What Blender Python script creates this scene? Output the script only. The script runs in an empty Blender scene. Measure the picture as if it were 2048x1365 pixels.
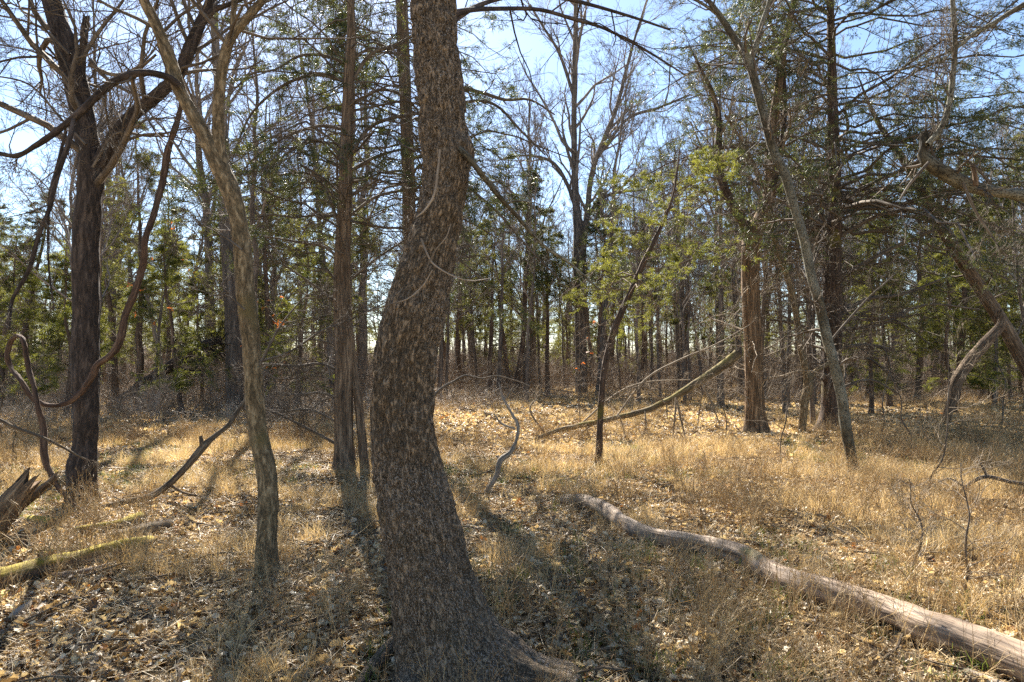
import bpy, math, random
import numpy as np
from mathutils import Vector

# ---------------------------------------------------------------- camera, world, sun, exposure
scn = bpy.context.scene
COL = scn.collection
CAM_H, LENS, PITCH = 1.6, 24.0, math.radians(2.0)
FPX = 2048 * LENS / 36.0
cam_d = bpy.data.cameras.new("camera"); cam_d.lens = LENS; cam_d.sensor_width = 36.0
cam_d.clip_start = 0.05; cam_d.clip_end = 2000
cam = bpy.data.objects.new("camera", cam_d); COL.objects.link(cam)
cam.location = (0, 0, CAM_H); cam.rotation_euler = (math.radians(90) + PITCH, 0, 0)
scn.camera = cam

SUN_EL, SUN_AZ = math.radians(40.0), math.radians(-17.0)      # azimuth from +Y, negative = left
sun_dir = Vector((math.sin(SUN_AZ) * math.cos(SUN_EL), math.cos(SUN_AZ) * math.cos(SUN_EL), math.sin(SUN_EL)))
w = bpy.data.worlds.new("World"); scn.world = w; w.use_nodes = True
wn = w.node_tree.nodes; wl = w.node_tree.links
for n in list(wn): wn.remove(n)
sky = wn.new("ShaderNodeTexSky"); sky.sky_type = 'NISHITA'; sky.sun_disc = False
sky.sun_elevation = SUN_EL; sky.sun_rotation = SUN_AZ
sky.air_density = 1.0; sky.dust_density = 0.3; sky.ozone_density = 2.2; sky.altitude = 200
bg = wn.new("ShaderNodeBackground"); bg.inputs[1].default_value = 0.05
wo = wn.new("ShaderNodeOutputWorld")
wl.new(sky.outputs[0], bg.inputs[0]); wl.new(bg.outputs[0], wo.inputs[0])
sd = bpy.data.lights.new("sun", 'SUN'); sd.energy = 5.0; sd.angle = math.radians(0.5); sd.color = (1.0, 0.93, 0.82)
so = bpy.data.objects.new("sun", sd); COL.objects.link(so)
so.rotation_euler = sun_dir.to_track_quat('Z', 'Y').to_euler(); so.location = (-20, 60, 60)
scn.view_settings.view_transform = 'Standard'; scn.view_settings.look = 'None'
scn.view_settings.gamma = 1.0; scn.view_settings.use_curve_mapping = False
scn.view_settings.exposure = 2.35
scn.render.engine = 'CYCLES'
cy = scn.cycles
cy.max_bounces = 6; cy.diffuse_bounces = 3; cy.glossy_bounces = 2; cy.transmission_bounces = 4
cy.transparent_max_bounces = 4; cy.volume_bounces = 0
cy.use_denoising = False
cy.sample_clamp_indirect = 4.0

rs = np.random.RandomState(7)
PI = math.pi

# ---------------------------------------------------------------- maths helpers
def vnoise(p, seed=0):
    p = np.asarray(p, float); i = np.floor(p).astype(np.int64); f = p - i
    f = f * f * (3 - 2 * f)
    def h(a, b, c):
        n = (a * 374761393 + b * 668265263 + c * 2147483647 + seed * 1274126177) & 0xffffffff
        n = ((n ^ (n >> 13)) * 1274126177) & 0xffffffff
        n = (n ^ (n >> 16)) & 0xffffffff
        return n / 4294967295.0
    x, y, z = i[..., 0], i[..., 1], i[..., 2]; fx, fy, fz = f[..., 0], f[..., 1], f[..., 2]
    a = h(x, y, z) * (1 - fx) + h(x + 1, y, z) * fx
    b = h(x, y + 1, z) * (1 - fx) + h(x + 1, y + 1, z) * fx
    c = h(x, y, z + 1) * (1 - fx) + h(x + 1, y, z + 1) * fx
    d = h(x, y + 1, z + 1) * (1 - fx) + h(x + 1, y + 1, z + 1) * fx
    return (a * (1 - fy) + b * fy) * (1 - fz) + (c * (1 - fy) + d * fy) * fz
def fbm(p, seed=0, oct=3):
    s = 0; a = .5; t = 0
    for k in range(oct):
        s = s + a * vnoise(p * (2.03 ** k), seed + k); t += a; a *= .5
    return s / t
def nrm(v): return v / np.maximum(np.linalg.norm(v, axis=-1, keepdims=True), 1e-9)

def gh(x, y):
    """height of the forest floor"""
    x = np.asarray(x, float); y = np.asarray(y, float)
    p = np.stack([x * .35 + 40, y * .35 + 40, x * 0 + 3.3], -1)
    return (vnoise(p, 5) - .5) * .10 + (vnoise(p * 3.1, 6) - .5) * .035

def P(px, py, Y):
    """a pixel of the 2048 px photograph at a distance of Y metres -> world point"""
    dx = (px - 1024) / FPX; dz = (682.5 - py) / FPX
    yy = math.cos(PITCH) - dz * math.sin(PITCH); zz = math.sin(PITCH) + dz * math.cos(PITCH)
    t = Y / yy
    return np.array([dx * t, Y, CAM_H + zz * t])
def gY(py):
    """distance at which the ground meets the picture row py"""
    dz = (682.5 - py) / FPX
    yy = math.cos(PITCH) - dz * math.sin(PITCH); zz = math.sin(PITCH) + dz * math.cos(PITCH)
    return CAM_H * yy / max(-zz, 1e-3)

def catmull(A, m):
    """A (n,k) -> smooth resampling, m samples per segment"""
    A = np.asarray(A, float)
    if len(A) < 3 or m < 2: return A
    X = np.vstack([2 * A[0] - A[1], A, 2 * A[-1] - A[-2]])
    out = []
    for i in range(1, len(X) - 2):
        t = np.linspace(0, 1, m, endpoint=False)[:, None]
        p0, p1, p2, p3 = X[i - 1], X[i], X[i + 1], X[i + 2]
        out.append(.5 * ((2 * p1) + (-p0 + p2) * t + (2 * p0 - 5 * p1 + 4 * p2 - p3) * t ** 2 + (-p0 + 3 * p1 - 3 * p2 + p3) * t ** 3))
    out.append(A[-1:])
    return np.vstack(out)

def trace(pts, Y, m=6, wob=0.0):
    """traced outline: pts (px, py, width_px[, Y]) -> positions and radii"""
    A = []
    for q in pts:
        yy = q[3] if len(q) > 3 else Y
        p = P(q[0], q[1], yy)
        A.append([*p, q[2] * .5 * yy / FPX])
    A = catmull(np.array(A), m)
    p, r = A[:, :3], np.maximum(A[:, 3], .002)
    if wob:
        n = np.stack([vnoise(p * 3 + k * 17, k) - .5 for k in range(3)], -1)
        p = p + n * wob
    return p, r
def lay(pts, m=6, sink=.15):
    """the same for a thing lying on the ground: distance from its lower edge"""
    A = []
    for q in pts:
        y = gY(q[1] + q[2] * .5)
        A.append((q[0], q[1], q[2], y))
    p, r = trace(A, 0, m)
    g = gh(p[:, 0], p[:, 1])
    p[:, 2] = g + r * (1 - sink)
    return p, r

# ---------------------------------------------------------------- mesh builder
class MB:
    def __init__(s): s.V = []; s.Q = []; s.T = []; s.BC = []; s.TI = []; s.n = 0
    def add(s, V, Q=None, T=None, BC=None, TI=None):
        V = np.asarray(V, float).reshape(-1, 3)
        if Q is not None: s.Q.append(np.asarray(Q).reshape(-1, 4) + s.n)
        if T is not None: s.T.append(np.asarray(T).reshape(-1, 3) + s.n)
        s.V.append(V); s.BC.append(V if BC is None else np.asarray(BC, float).reshape(-1, 3))
        s.TI.append(np.full(len(V), .5) if TI is None else np.asarray(TI, float).reshape(-1))
        s.n += len(V)
    def tube(s, Pn, Rn, S=6, ref=None, disp=0, dfreq=(20, 20, 6), flare=0, cap=False, rag=0, tint=.5):
        Pn = np.asarray(Pn, float); Rn = np.asarray(Rn, float)
        if Pn.ndim == 2: Pn = Pn[None]; Rn = Rn[None]
        B, N, _ = Pn.shape
        T = nrm(np.gradient(Pn, axis=1))
        if ref is None:
            d = nrm(Pn[:, -1] - Pn[:, 0])
            base = np.where(np.abs(d[:, 2:3]) > .75, np.array([[0, 1., 0]]), np.array([[0, 0, 1.]]))
            ref = nrm(base - (base * d).sum(-1, keepdims=True) * d)[:, None, :]
            ref = np.cross(d[:, None, :], ref)
        else:
            ref = np.asarray(ref, float)[None, None, :]
        U = nrm(np.cross(T, ref)); W_ = np.cross(T, U)
        th = np.linspace(0, 2 * PI, S, endpoint=False)
        c = np.cos(th)[None, None, :, None]; sn = np.sin(th)[None, None, :, None]
        dirv = U[:, :, None, :] * c + W_[:, :, None, :] * sn
        seg = np.linalg.norm(np.diff(Pn, axis=1), axis=-1)
        L = np.concatenate([np.zeros((B, 1)), np.cumsum(seg, 1)], 1)
        off = rs.rand(B, 1) * 50
        R = Rn[:, :, None].repeat(S, 2)
        bc = np.stack([R * np.cos(th) + off[:, :, None], R * np.sin(th), (L + off)[:, :, None].repeat(S, 2)], -1)
        if disp:
            fr = np.array(dfreq)
            h = 1 - np.abs(fbm(bc * fr, 3, 3) - .5) * 4
            R = R + disp * (h - .6) + disp * 1.2 * (fbm(bc * fr * .22, 9, 2) - .5)
        if flare:
            z = Pn[:, :, 2][:, :, None] - gh(Pn[:, :, 0], Pn[:, :, 1])[:, :, None]
            lob = .55 + .45 * np.sin(th * 4 + 1.3)[None, None, :] * np.cos(th * 1.5 + .4)[None, None, :]
            R = R * (1 + flare * lob * np.exp(-np.maximum(z, 0) / .13))
        if rag:
            Pr = Pn.copy()
            V = Pr[:, :, None, :] + dirv * R[..., None]
            j = (rs.rand(B, S, 1) ** 2) * rag
            V[:, -1] += T[:, -1][:, None, :] * j; V[:, -2] += T[:, -1][:, None, :] * j * .4
        else:
            V = Pn[:, :, None, :] + dirv * R[..., None]
        idx = np.arange(B * N * S).reshape(B, N, S)
        a = idx[:, :-1, :]; b = np.roll(a, -1, 2); e = idx[:, 1:, :]; f = np.roll(e, -1, 2)
        Q = np.stack([a, b, f, e], -1).reshape(-1, 4)
        s.add(V, Q=Q, BC=bc, TI=np.full(B * N * S, tint))
        if cap:
            for bb in range(B):
                ring = V[bb, -1]; k = s.n
                cc = ring.mean(0) - T[bb, -1] * (.3 * Rn[bb, -1])
                vv = np.vstack([ring, cc[None]])
                tr = [[i, (i + 1) % S, S] for i in range(S)]
                s.add(vv, T=tr, BC=np.vstack([bc[bb, -1], bc[bb, -1].mean(0)[None]]))
        return s
    def build(s, name, mats, parent=None, origin=None, smooth=True, link=True):
        V = np.vstack(s.V); BC = np.vstack(s.BC); TI = np.concatenate(s.TI)
        if origin is not None: V = V - np.asarray(origin)[None]
        me = bpy.data.meshes.new(name)
        Q = np.vstack(s.Q) if s.Q else np.zeros((0, 4), int)
        T = np.vstack(s.T) if s.T else np.zeros((0, 3), int)
        nq, nt = len(Q), len(T)
        me.vertices.add(len(V)); me.vertices.foreach_set('co', V.astype(np.float32).ravel())
        me.loops.add(nq * 4 + nt * 3)
        me.loops.foreach_set('vertex_index', np.concatenate([Q.ravel(), T.ravel()]).astype(np.int32))
        me.polygons.add(nq + nt)
        ls = np.concatenate([np.arange(nq) * 4, nq * 4 + np.arange(nt) * 3]).astype(np.int32)
        me.polygons.foreach_set('loop_start', ls)
        me.polygons.foreach_set('use_smooth', np.full(nq + nt, smooth))
        at = me.attributes.new('bc', 'FLOAT_VECTOR', 'POINT'); at.data.foreach_set('vector', BC.astype(np.float32).ravel())
        at = me.attributes.new('tint', 'FLOAT', 'POINT'); at.data.foreach_set('value', TI.astype(np.float32))
        me.update(calc_edges=True)
        for m in (mats if isinstance(mats, list) else [mats]): me.materials.append(m)
        o = bpy.data.objects.new(name, me)
        if link: COL.objects.link(o)
        if parent is not None: o.parent = parent
        elif origin is not None: o.location = origin
        return o

def tag(o, label=None, cat=None, group=None, kind=None):
    if label: o['label'] = label
    if cat: o['category'] = cat
    if group: o['group'] = group
    if kind: o['kind'] = kind
    return o
def thing(name, label, cat, loc, group=None):
    o = bpy.data.objects.new(name, None); COL.objects.link(o); o.location = tuple(float(v) for v in loc)
    o.empty_display_size = .2
    return tag(o, label, cat, group)
def copy_tree(src, loc, rz, sc, label=None, group=None, cat=None, tilt=(0, 0)):
    c = src.copy(); COL.objects.link(c); c.location = loc; c.rotation_euler = (tilt[0], tilt[1], rz); c.scale = (sc, sc, sc)
    if label: c['label'] = label
    if group: c['group'] = group
    for ch in src.children:
        d = ch.copy(); COL.objects.link(d); d.parent = c
    return c

# ---------------------------------------------------------------- materials
def newmat(name):
    m = bpy.data.materials.new(name); m.use_nodes = True
    nt = m.node_tree
    for n in list(nt.nodes): nt.nodes.remove(n)
    out = nt.nodes.new("ShaderNodeOutputMaterial")
    return m, nt, out
def N(nt, t, **kw):
    n = nt.nodes.new(t)
    for k, v in kw.items():
        if k.startswith('i_'): n.inputs[int(k[2:]) if k[2:].isdigit() else k[2:]].default_value = v
        else: setattr(n, k, v)
    return n
def ramp(nt, fac, stops):
    r = nt.nodes.new("ShaderNodeValToRGB")
    e = r.color_ramp.elements
    while len(e) < len(stops): e.new(.5)
    for k, (p, c) in enumerate(stops):
        e[k].position = p; e[k].color = (*c, 1)
    nt.links.new(fac, r.inputs[0]); return r.outputs[0]
def mixc(nt, fac, a, b):
    m = nt.nodes.new("ShaderNodeMix"); m.data_type = 'RGBA'
    if isinstance(fac, float): m.inputs[0].default_value = fac
    else: nt.links.new(fac, m.inputs[0])
    for k, v in ((6, a), (7, b)):
        if isinstance(v, tuple): m.inputs[k].default_value = (*v, 1)
        else: nt.links.new(v, m.inputs[k])
    return m.outputs[2]

def bark(name, dark, mid, pale, scale=14, stretch=.3, bump=.5, moss=None, mossamt=0., topmoss=0., rough=.9, dist=.012, lichen=0., lich_col=(.36, .38, .33)):
    m, nt, out = newmat(name); L = nt.links
    at = N(nt, "ShaderNodeAttribute", attribute_name='bc')
    mp = N(nt, "ShaderNodeMapping"); mp.inputs['Scale'].default_value = (1, 1, stretch)
    L.new(at.outputs['Vector'], mp.inputs[0])
    n1 = N(nt, "ShaderNodeTexNoise"); n1.inputs['Scale'].default_value = scale; n1.inputs['Detail'].default_value = 6
    n1.inputs['Roughness'].default_value = .62; n1.inputs['Distortion'].default_value = .4
    n2 = N(nt, "ShaderNodeTexNoise"); n2.inputs['Scale'].default_value = scale * 4.5; n2.inputs['Detail'].default_value = 3
    n3 = N(nt, "ShaderNodeTexNoise"); n3.inputs['Scale'].default_value = 1.7; n3.inputs['Detail'].default_value = 3
    L.new(mp.outputs[0], n1.inputs[0]); L.new(mp.outputs[0], n2.inputs[0]); L.new(at.outputs['Vector'], n3.inputs[0])
    c = ramp(nt, n1.outputs[0], [(.40, dark), (.52, mid), (.66, pale)])
    c2 = ramp(nt, n2.outputs[0], [(.35, tuple(.55 * v for v in mid)), (.65, pale)])
    c = mixc(nt, .3, c, c2)
    if lichen:
        lf = ramp(nt, n2.outputs[0], [(.60 - lichen * .2, (0, 0, 0)), (.66 - lichen * .2, (1, 1, 1))])
        lm = N(nt, "ShaderNodeMath", operation='MULTIPLY'); L.new(lf, lm.inputs[0])
        lf2 = ramp(nt, n3.outputs[0], [(.4, (0, 0, 0)), (.6, (1, 1, 1))]); L.new(lf2, lm.inputs[1])
        c = mixc(nt, lm.outputs[0], c, lich_col)
    if mossamt or topmoss:
        mf = ramp(nt, n3.outputs[0], [(.62 - mossamt * .35, (0, 0, 0)), (.74 - mossamt * .35, (1, 1, 1))])
        if topmoss:
            g = N(nt, "ShaderNodeNewGeometry"); sx = N(nt, "ShaderNodeSeparateXYZ"); L.new(g.outputs['Normal'], sx.inputs[0])
            mr = N(nt, "ShaderNodeMapRange"); mr.inputs[1].default_value = .15; mr.inputs[2].default_value = .7; L.new(sx.outputs[2], mr.inputs[0])
            mm = N(nt, "ShaderNodeMath", operation='MULTIPLY'); L.new(mf, mm.inputs[0]); L.new(mr.outputs[0], mm.inputs[1]); mf = mm.outputs[0]
            mm2 = N(nt, "ShaderNodeMath", operation='MULTIPLY'); L.new(mf, mm2.inputs[0]); mm2.inputs[1].default_value = topmoss; mf = mm2.outputs[0]
        c = mixc(nt, mf, c, moss or (.10, .10, .02))
    ad = N(nt, "ShaderNodeMath", operation='MULTIPLY_ADD'); L.new(n2.outputs[0], ad.inputs[0]); ad.inputs[1].default_value = .35; L.new(n1.outputs[0], ad.inputs[2])
    b = N(nt, "ShaderNodeBump"); b.inputs['Strength'].default_value = bump; b.inputs['Distance'].default_value = dist
    L.new(ad.outputs[0], b.inputs['Height'])
    p = N(nt, "ShaderNodeBsdfPrincipled"); p.inputs['Roughness'].default_value = rough
    p.inputs['Specular IOR Level'].default_value = .25
    L.new(c, p.inputs['Base Color']); L.new(b.outputs[0], p.inputs['Normal']); L.new(p.outputs[0], out.inputs[0])
    return m

def leafmat(name, stops, trans=.45, rough=.6, src='tint', spec=.3, tcol=(1.0, .95, .5)):
    """thin leaves that let light through; colour by clump tint or by instance"""
    m, nt, out = newmat(name); L = nt.links
    if src == 'tint':
        f = N(nt, "ShaderNodeAttribute", attribute_name='tint').outputs['Fac']
    else:
        f = N(nt, "ShaderNodeObjectInfo").outputs['Random']
    c = ramp(nt, f, stops)
    p = N(nt, "ShaderNodeBsdfPrincipled"); p.inputs['Roughness'].default_value = rough; p.inputs['Specular IOR Level'].default_value = spec
    L.new(c, p.inputs['Base Color'])
    vm = N(nt, "ShaderNodeMix"); vm.data_type = 'RGBA'; vm.blend_type = 'MULTIPLY'; vm.inputs[0].default_value = 1
    L.new(c, vm.inputs[6]); vm.inputs[7].default_value = (*tcol, 1)
    t = N(nt, "ShaderNodeBsdfTranslucent"); L.new(vm.outputs[2], t.inputs[0])
    mx = N(nt, "ShaderNodeMixShader"); mx.inputs[0].default_value = trans
    L.new(p.outputs[0], mx.inputs[1]); L.new(t.outputs[0], mx.inputs[2]); L.new(mx.outputs[0], out.inputs[0])
    return m

M = {}
M['main'] = bark('flaky_dark_bark', (.009, .007, .004), (.038, .027, .016), (.42, .31, .20), 85, .30, 1.0, (.05, .042, .015), -.1, 0, .9, .02, .12, (.35, .31, .27))
M['dark'] = bark('dark_furrowed_bark', (.010, .008, .007), (.038, .028, .023), (.12, .09, .07), 24, .22, .9, dist=.02)
M['tan'] = bark('tan_scaly_bark', (.028, .020, .010), (.125, .088, .046), (.38, .29, .17), 34, .3, .9, (.13, .10, .04), .05, 0, dist=.012)
M['cedar'] = bark('fibrous_cedar_bark', (.02, .013, .009), (.10, .066, .042), (.32, .235, .155), 32, .07, .9, dist=.014)
M['cedar_dk'] = bark('dark_cedar_bark', (.012, .009, .006), (.055, .035, .024), (.16, .11, .08), 26, .08, .9, (.12, .10, .02), .1, 0, dist=.014)
M['split'] = bark('split_weathered_bark', (.015, .010, .006), (.11, .066, .036), (.38, .25, .14), 20, .08, 1., dist=.025)
M['lichen'] = bark('lichen_spotted_bark', (.014, .011, .007), (.05, .04, .024), (.14, .115, .07), 26, .4, .9, (.09, .08, .03), .05, 0, lichen=.8, lich_col=(.22, .21, .16))
M['vine'] = bark('reddish_vine_bark', (.02, .011, .008), (.075, .042, .028), (.18, .12, .08), 40, .1, 1.)
M['log'] = bark('bare_weathered_wood', (.07, .045, .03), (.24, .17, .115), (.50, .38, .27), 20, .07, .8, (.15, .13, .03), .05, .8, rough=.7)
M['mossy'] = bark('moss_covered_wood', (.03, .02, .014), (.11, .08, .055), (.24, .18, .13), 24, .15, .8, (.26, .20, .02), .8, 1.)
M['mosslimb'] = bark('mossy_limb_bark', (.03, .02, .012), (.10, .073, .042), (.24, .19, .11), 24, .15, .9, (.19, .15, .035), .4, .9)
M['deadpale'] = bark('pale_dead_wood', (.08, .06, .04), (.22, .17, .12), (.40, .33, .25), 20, .12, .5, rough=.75)
M['stick'] = bark('dead_stick_bark', (.03, .02, .013), (.10, .07, .045), (.22, .17, .11), 30, .15, .6)
M['twig'] = bark('grey_twig_bark', (.04, .03, .022), (.10, .078, .058), (.20, .165, .125), 20, .3, .3)
M['twigpale'] = bark('pale_dead_twig_bark', (.10, .075, .05), (.21, .165, .115), (.36, .29, .21), 20, .3, .3)
M['bgtrunk'] = bark('distant_grey_bark', (.04, .032, .026), (.11, .088, .07), (.24, .20, .165), 9, .15, .7, dist=.03)
M['bgcedar'] = bark('distant_brown_bark', (.03, .018, .012), (.09, .06, .042), (.2, .145, .105), 9, .1, .7, dist=.03)
M['crown'] = bark('distant_twig_bark', (.11, .09, .075), (.19, .155, .13), (.30, .26, .22), 5, .5, .2)
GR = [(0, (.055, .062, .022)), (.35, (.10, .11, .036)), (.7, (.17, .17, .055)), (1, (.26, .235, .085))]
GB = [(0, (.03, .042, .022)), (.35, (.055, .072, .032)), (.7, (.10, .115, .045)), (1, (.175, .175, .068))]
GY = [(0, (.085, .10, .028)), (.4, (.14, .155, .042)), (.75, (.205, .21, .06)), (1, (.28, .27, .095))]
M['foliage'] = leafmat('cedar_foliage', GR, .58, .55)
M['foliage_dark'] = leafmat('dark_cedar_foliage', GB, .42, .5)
M['foliage_yellow'] = leafmat('yellow_green_cedar_foliage', GY, .58, .55)  # yellower and paler green than the other cedar foliage
M['leaf'] = leafmat('oak_leaf_litter', [(0, (.05, .032, .018)), (.22, (.17, .115, .06)), (.38, (.34, .25, .14)), (.55, (.52, .41, .245)), (.75, (.66, .54, .33)), (.96, (.74, .65, .46)), (.98, (.42, .20, .06)), (1, (.30, .13, .04))], .35, .45, 'obj', .45, (1.05, .9, .6))
M['grass'] = leafmat('dry_golden_grass', [(0, (.26, .18, .09)), (.4, (.44, .345, .19)), (.8, (.58, .48, .29)), (1, (.70, .61, .42))], .45, .5, 'obj', .4, (1.05, .88, .6))
M['greengrass'] = leafmat('short_green_grass', [(0, (.07, .10, .025)), (1, (.14, .18, .05))], .45, .5, 'obj')
M['weed'] = leafmat('brown_weed_stems', [(0, (.22, .14, .07)), (.5, (.42, .30, .15)), (1, (.60, .46, .26))], .3, .6, 'obj')
M['brush'] = leafmat('grey_brush_stems', [(0, (.15, .11, .08)), (.5, (.28, .22, .165)), (1, (.44, .36, .28))], .1, .7, 'obj')
M['orange'] = leafmat('clinging_orange_leaf', [(0, (.32, .12, .045)), (1, (.50, .24, .09))], .5, .6, 'tint', tcol=(1.2, .8, .4))

# ground
m, nt, out = newmat('forest_floor_soil'); L = nt.links
geo = N(nt, "ShaderNodeNewGeometry")
n1 = N(nt, "ShaderNodeTexNoise"); n1.inputs['Scale'].default_value = 22; n1.inputs['Detail'].default_value = 8; n1.inputs['Roughness'].default_value = .7
n2 = N(nt, "ShaderNodeTexNoise"); n2.inputs['Scale'].default_value = .5; n2.inputs['Detail'].default_value = 4
n3 = N(nt, "ShaderNodeTexVoronoi"); n3.inputs['Scale'].default_value = 16
for n in (n1, n2, n3): L.new(geo.outputs['Position'], n.inputs['Vector'])
c = ramp(nt, n1.outputs[0], [(.32, (.06, .042, .022)), (.46, (.20, .14, .075)), (.58, (.48, .36, .19)), (.72, (.64, .51, .30))])
cc = ramp(nt, n3.outputs['Color'], [(.2, (.14, .095, .05)), (.8, (.42, .31, .19))])
c = mixc(nt, .4, c, cc)
c3 = ramp(nt, n2.outputs[0], [(.4, (.45, .36, .24)), (.6, (1, 1, 1))])
mu = N(nt, "ShaderNodeMix"); mu.data_type = 'RGBA'; mu.blend_type = 'MULTIPLY'; mu.inputs[0].default_value = .3; L.new(c, mu.inputs[6]); L.new(c3, mu.inputs[7])
p = N(nt, "ShaderNodeBsdfPrincipled"); p.inputs['Roughness'].default_value = .95; p.inputs['Specular IOR Level'].default_value = .1
b = N(nt, "ShaderNodeBump"); b.inputs['Strength'].default_value = 1; b.inputs['Distance'].default_value = .03
L.new(n1.outputs[0], b.inputs['Height']); L.new(b.outputs[0], p.inputs['Normal'])
L.new(mu.outputs[2], p.inputs['Base Color']); L.new(p.outputs[0], out.inputs[0])
M['soil'] = m

# ---------------------------------------------------------------- ground sheet
def ground():
    rr = np.concatenate([np.linspace(0, 12, 80), 12 * (190 / 12) ** np.linspace(0, 1, 70)[1:]])
    th = np.linspace(0, 2 * PI, 240, endpoint=False)
    R, T = np.meshgrid(rr, th, indexing='ij')
    X = R * np.sin(T); Y = R * np.cos(T) + 2
    fade = np.clip((150 - R) / 60, 0, 1)
    Z = gh(X, Y) * fade
    idx = np.arange(R.size).reshape(R.shape)
    a = idx[:-1]; b = np.roll(a, -1, 1); e = idx[1:]; f = np.roll(e, -1, 1)
    mb = MB(); mb.add(np.stack([X, Y, Z], -1), Q=np.stack([a, e, f, b], -1))
    o = mb.build('ground', M['soil']); tag(o, 'forest floor of brown soil under leaf litter and dry grass', kind='structure')
ground()

# ---------------------------------------------------------------- growing branches
def children(Pn, Rn, K, L, ang=(.5, 1.1), n=5, f0=.25, f1=1., jit=.25, up=0., rr=.6, end=.35, rmin=.003, r=None, gravity=0., lfall=.5):
    """K side branches on each polyline of the batch"""
    r = r or rs
    B, Np, _ = Pn.shape
    t = f0 + (f1 - f0) * (np.arange(K)[None] + r.rand(B, K)) / K
    x = t * (Np - 1); i = np.minimum(x.astype(int), Np - 2); f = (x - i)[..., None]
    bi = np.arange(B)[:, None]
    p0 = Pn[bi, i] * (1 - f) + Pn[bi, i + 1] * f
    tan = nrm(Pn[bi, i + 1] - Pn[bi, i])
    r0 = Rn[bi, i] * (1 - f[..., 0]) + Rn[bi, i + 1] * f[..., 0]
    q = r.randn(B, K, 3); q = nrm(q - (q * tan).sum(-1, keepdims=True) * tan)
    a = ang[0] + (ang[1] - ang[0]) * r.rand(B, K, 1)
    d = nrm(tan * np.cos(a) + q * np.sin(a))
    Lk = L * (1 - lfall * t) * (.55 + .7 * r.rand(B, K)) if np.isscalar(L) else L[:, None] * (1 - lfall * t) * (.55 + .7 * r.rand(B, K))
    step = (Lk / (n - 1))[..., None]
    pts = [p0]
    for k in range(n - 1):
        d = nrm(d + jit * r.randn(B, K, 3) + np.array([0, 0, up - gravity * k]))
        pts.append(pts[-1] + d * step)
    C = np.stack(pts, 2).reshape(B * K, n, 3)
    rs0 = np.maximum(r0 * rr, rmin).reshape(-1, 1)
    CR = np.maximum(rs0 * np.linspace(1, end, n)[None], rmin * .7)
    return C, CR, Lk.reshape(-1)

def sprout(mb, Pn, Rn, levels, r=None):
    """levels: list of dicts for children() plus 'S' sides; adds every level to mb, returns the last"""
    if Pn.ndim == 2: Pn = Pn[None]; Rn = Rn[None]
    for lv in levels:
        lv = dict(lv); S = lv.pop('S', 3)
        Pn, Rn, _ = children(Pn, Rn, r=r, **lv)
        mb.tube(Pn, Rn, S)
    return Pn, Rn

def sprays(mb, Q, D, K=10, L=.09, wd=.03, spread=.07, r=None, flat=.5, tb=0.):
    """tufts of small scale-leaf sprays around the points Q, growing along D"""
    r = r or rs
    n = len(Q)
    c = Q[:, None] + r.randn(n, K, 3) * spread * np.array([1, 1, flat])
    d = nrm(D[:, None] + .55 * r.randn(n, K, 3) + np.array([0, 0, .1]))
    s = nrm(np.cross(d, r.randn(n, K, 3)))
    ll = L * (.6 + .8 * r.rand(n, K, 1)); ww = wd * (.6 + .8 * r.rand(n, K, 1))
    c = c + D[:, None] * (r.rand(n, K, 1) - .3) * L * 1.5
    V = np.stack([c - s * ww * .5, c + s * ww * .5, c + d * ll], 2).reshape(-1, 3)
    ti = np.clip(tb + .45 + .2 * r.randn(n, 1) + .12 * r.randn(n, K), 0, 1)[:, :, None].repeat(3, 2).ravel()
    mb.add(V, T=np.arange(len(V)).reshape(-1, 3), TI=ti)

def along(Pn, k, f0=.2):
    """k points on each polyline, with directions"""
    B, Np, _ = Pn.shape
    t = f0 + (1 - f0) * np.linspace(0, 1, k)[None].repeat(B, 0)
    x = t * (Np - 1); i = np.minimum(x.astype(int), Np - 2); f = (x - i)[..., None]; bi = np.arange(B)[:, None]
    p = Pn[bi, i] * (1 - f) + Pn[bi, i + 1] * f
    return p.reshape(-1, 3), nrm(Pn[bi, i + 1] - Pn[bi, i]).reshape(-1, 3)

def arches(trunkP, trunkR, z0, z1, n, Lf, rise=.35, drop=.55, nseg=8, r=None, jit=.05, az=None, rad=.012):
    """arching branches round a trunk between heights z0 and z1; Lf(u) gives their length"""
    r = r or rs
    zz = trunkP[:, 2]
    u = (np.arange(n) + r.rand(n)) / n; z = z0 + (z1 - z0) * u
    base = np.stack([np.interp(z, zz, trunkP[:, k]) for k in range(3)], -1)
    a = r.rand(n) * 2 * PI if az is None else az(n, r)
    L = np.array([Lf(x) for x in u]) * (.7 + .5 * r.rand(n))
    s = np.linspace(0, 1, nseg)[None, :, None]
    hd = np.stack([np.cos(a), np.sin(a), 0 * a], -1)[:, None]
    ri = (rise * (.6 + .8 * r.rand(n)))[:, None, None]; dr = (drop * (.6 + .8 * r.rand(n)))[:, None, None]
    pts = base[:, None] + hd * L[:, None, None] * s + np.array([0, 0, 1.]) * L[:, None, None] * (ri * s - dr * s * s)
    w_ = np.cumsum(r.randn(n, nseg, 3) * jit, 1) * L[:, None, None] * .35; w_[:, 0] = 0
    pts = pts + w_
    R0 = np.clip(rad * L / 1.5, .006, .05)
    R = R0[:, None] * np.linspace(1, .25, nseg)[None]
    return pts, R, L

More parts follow.
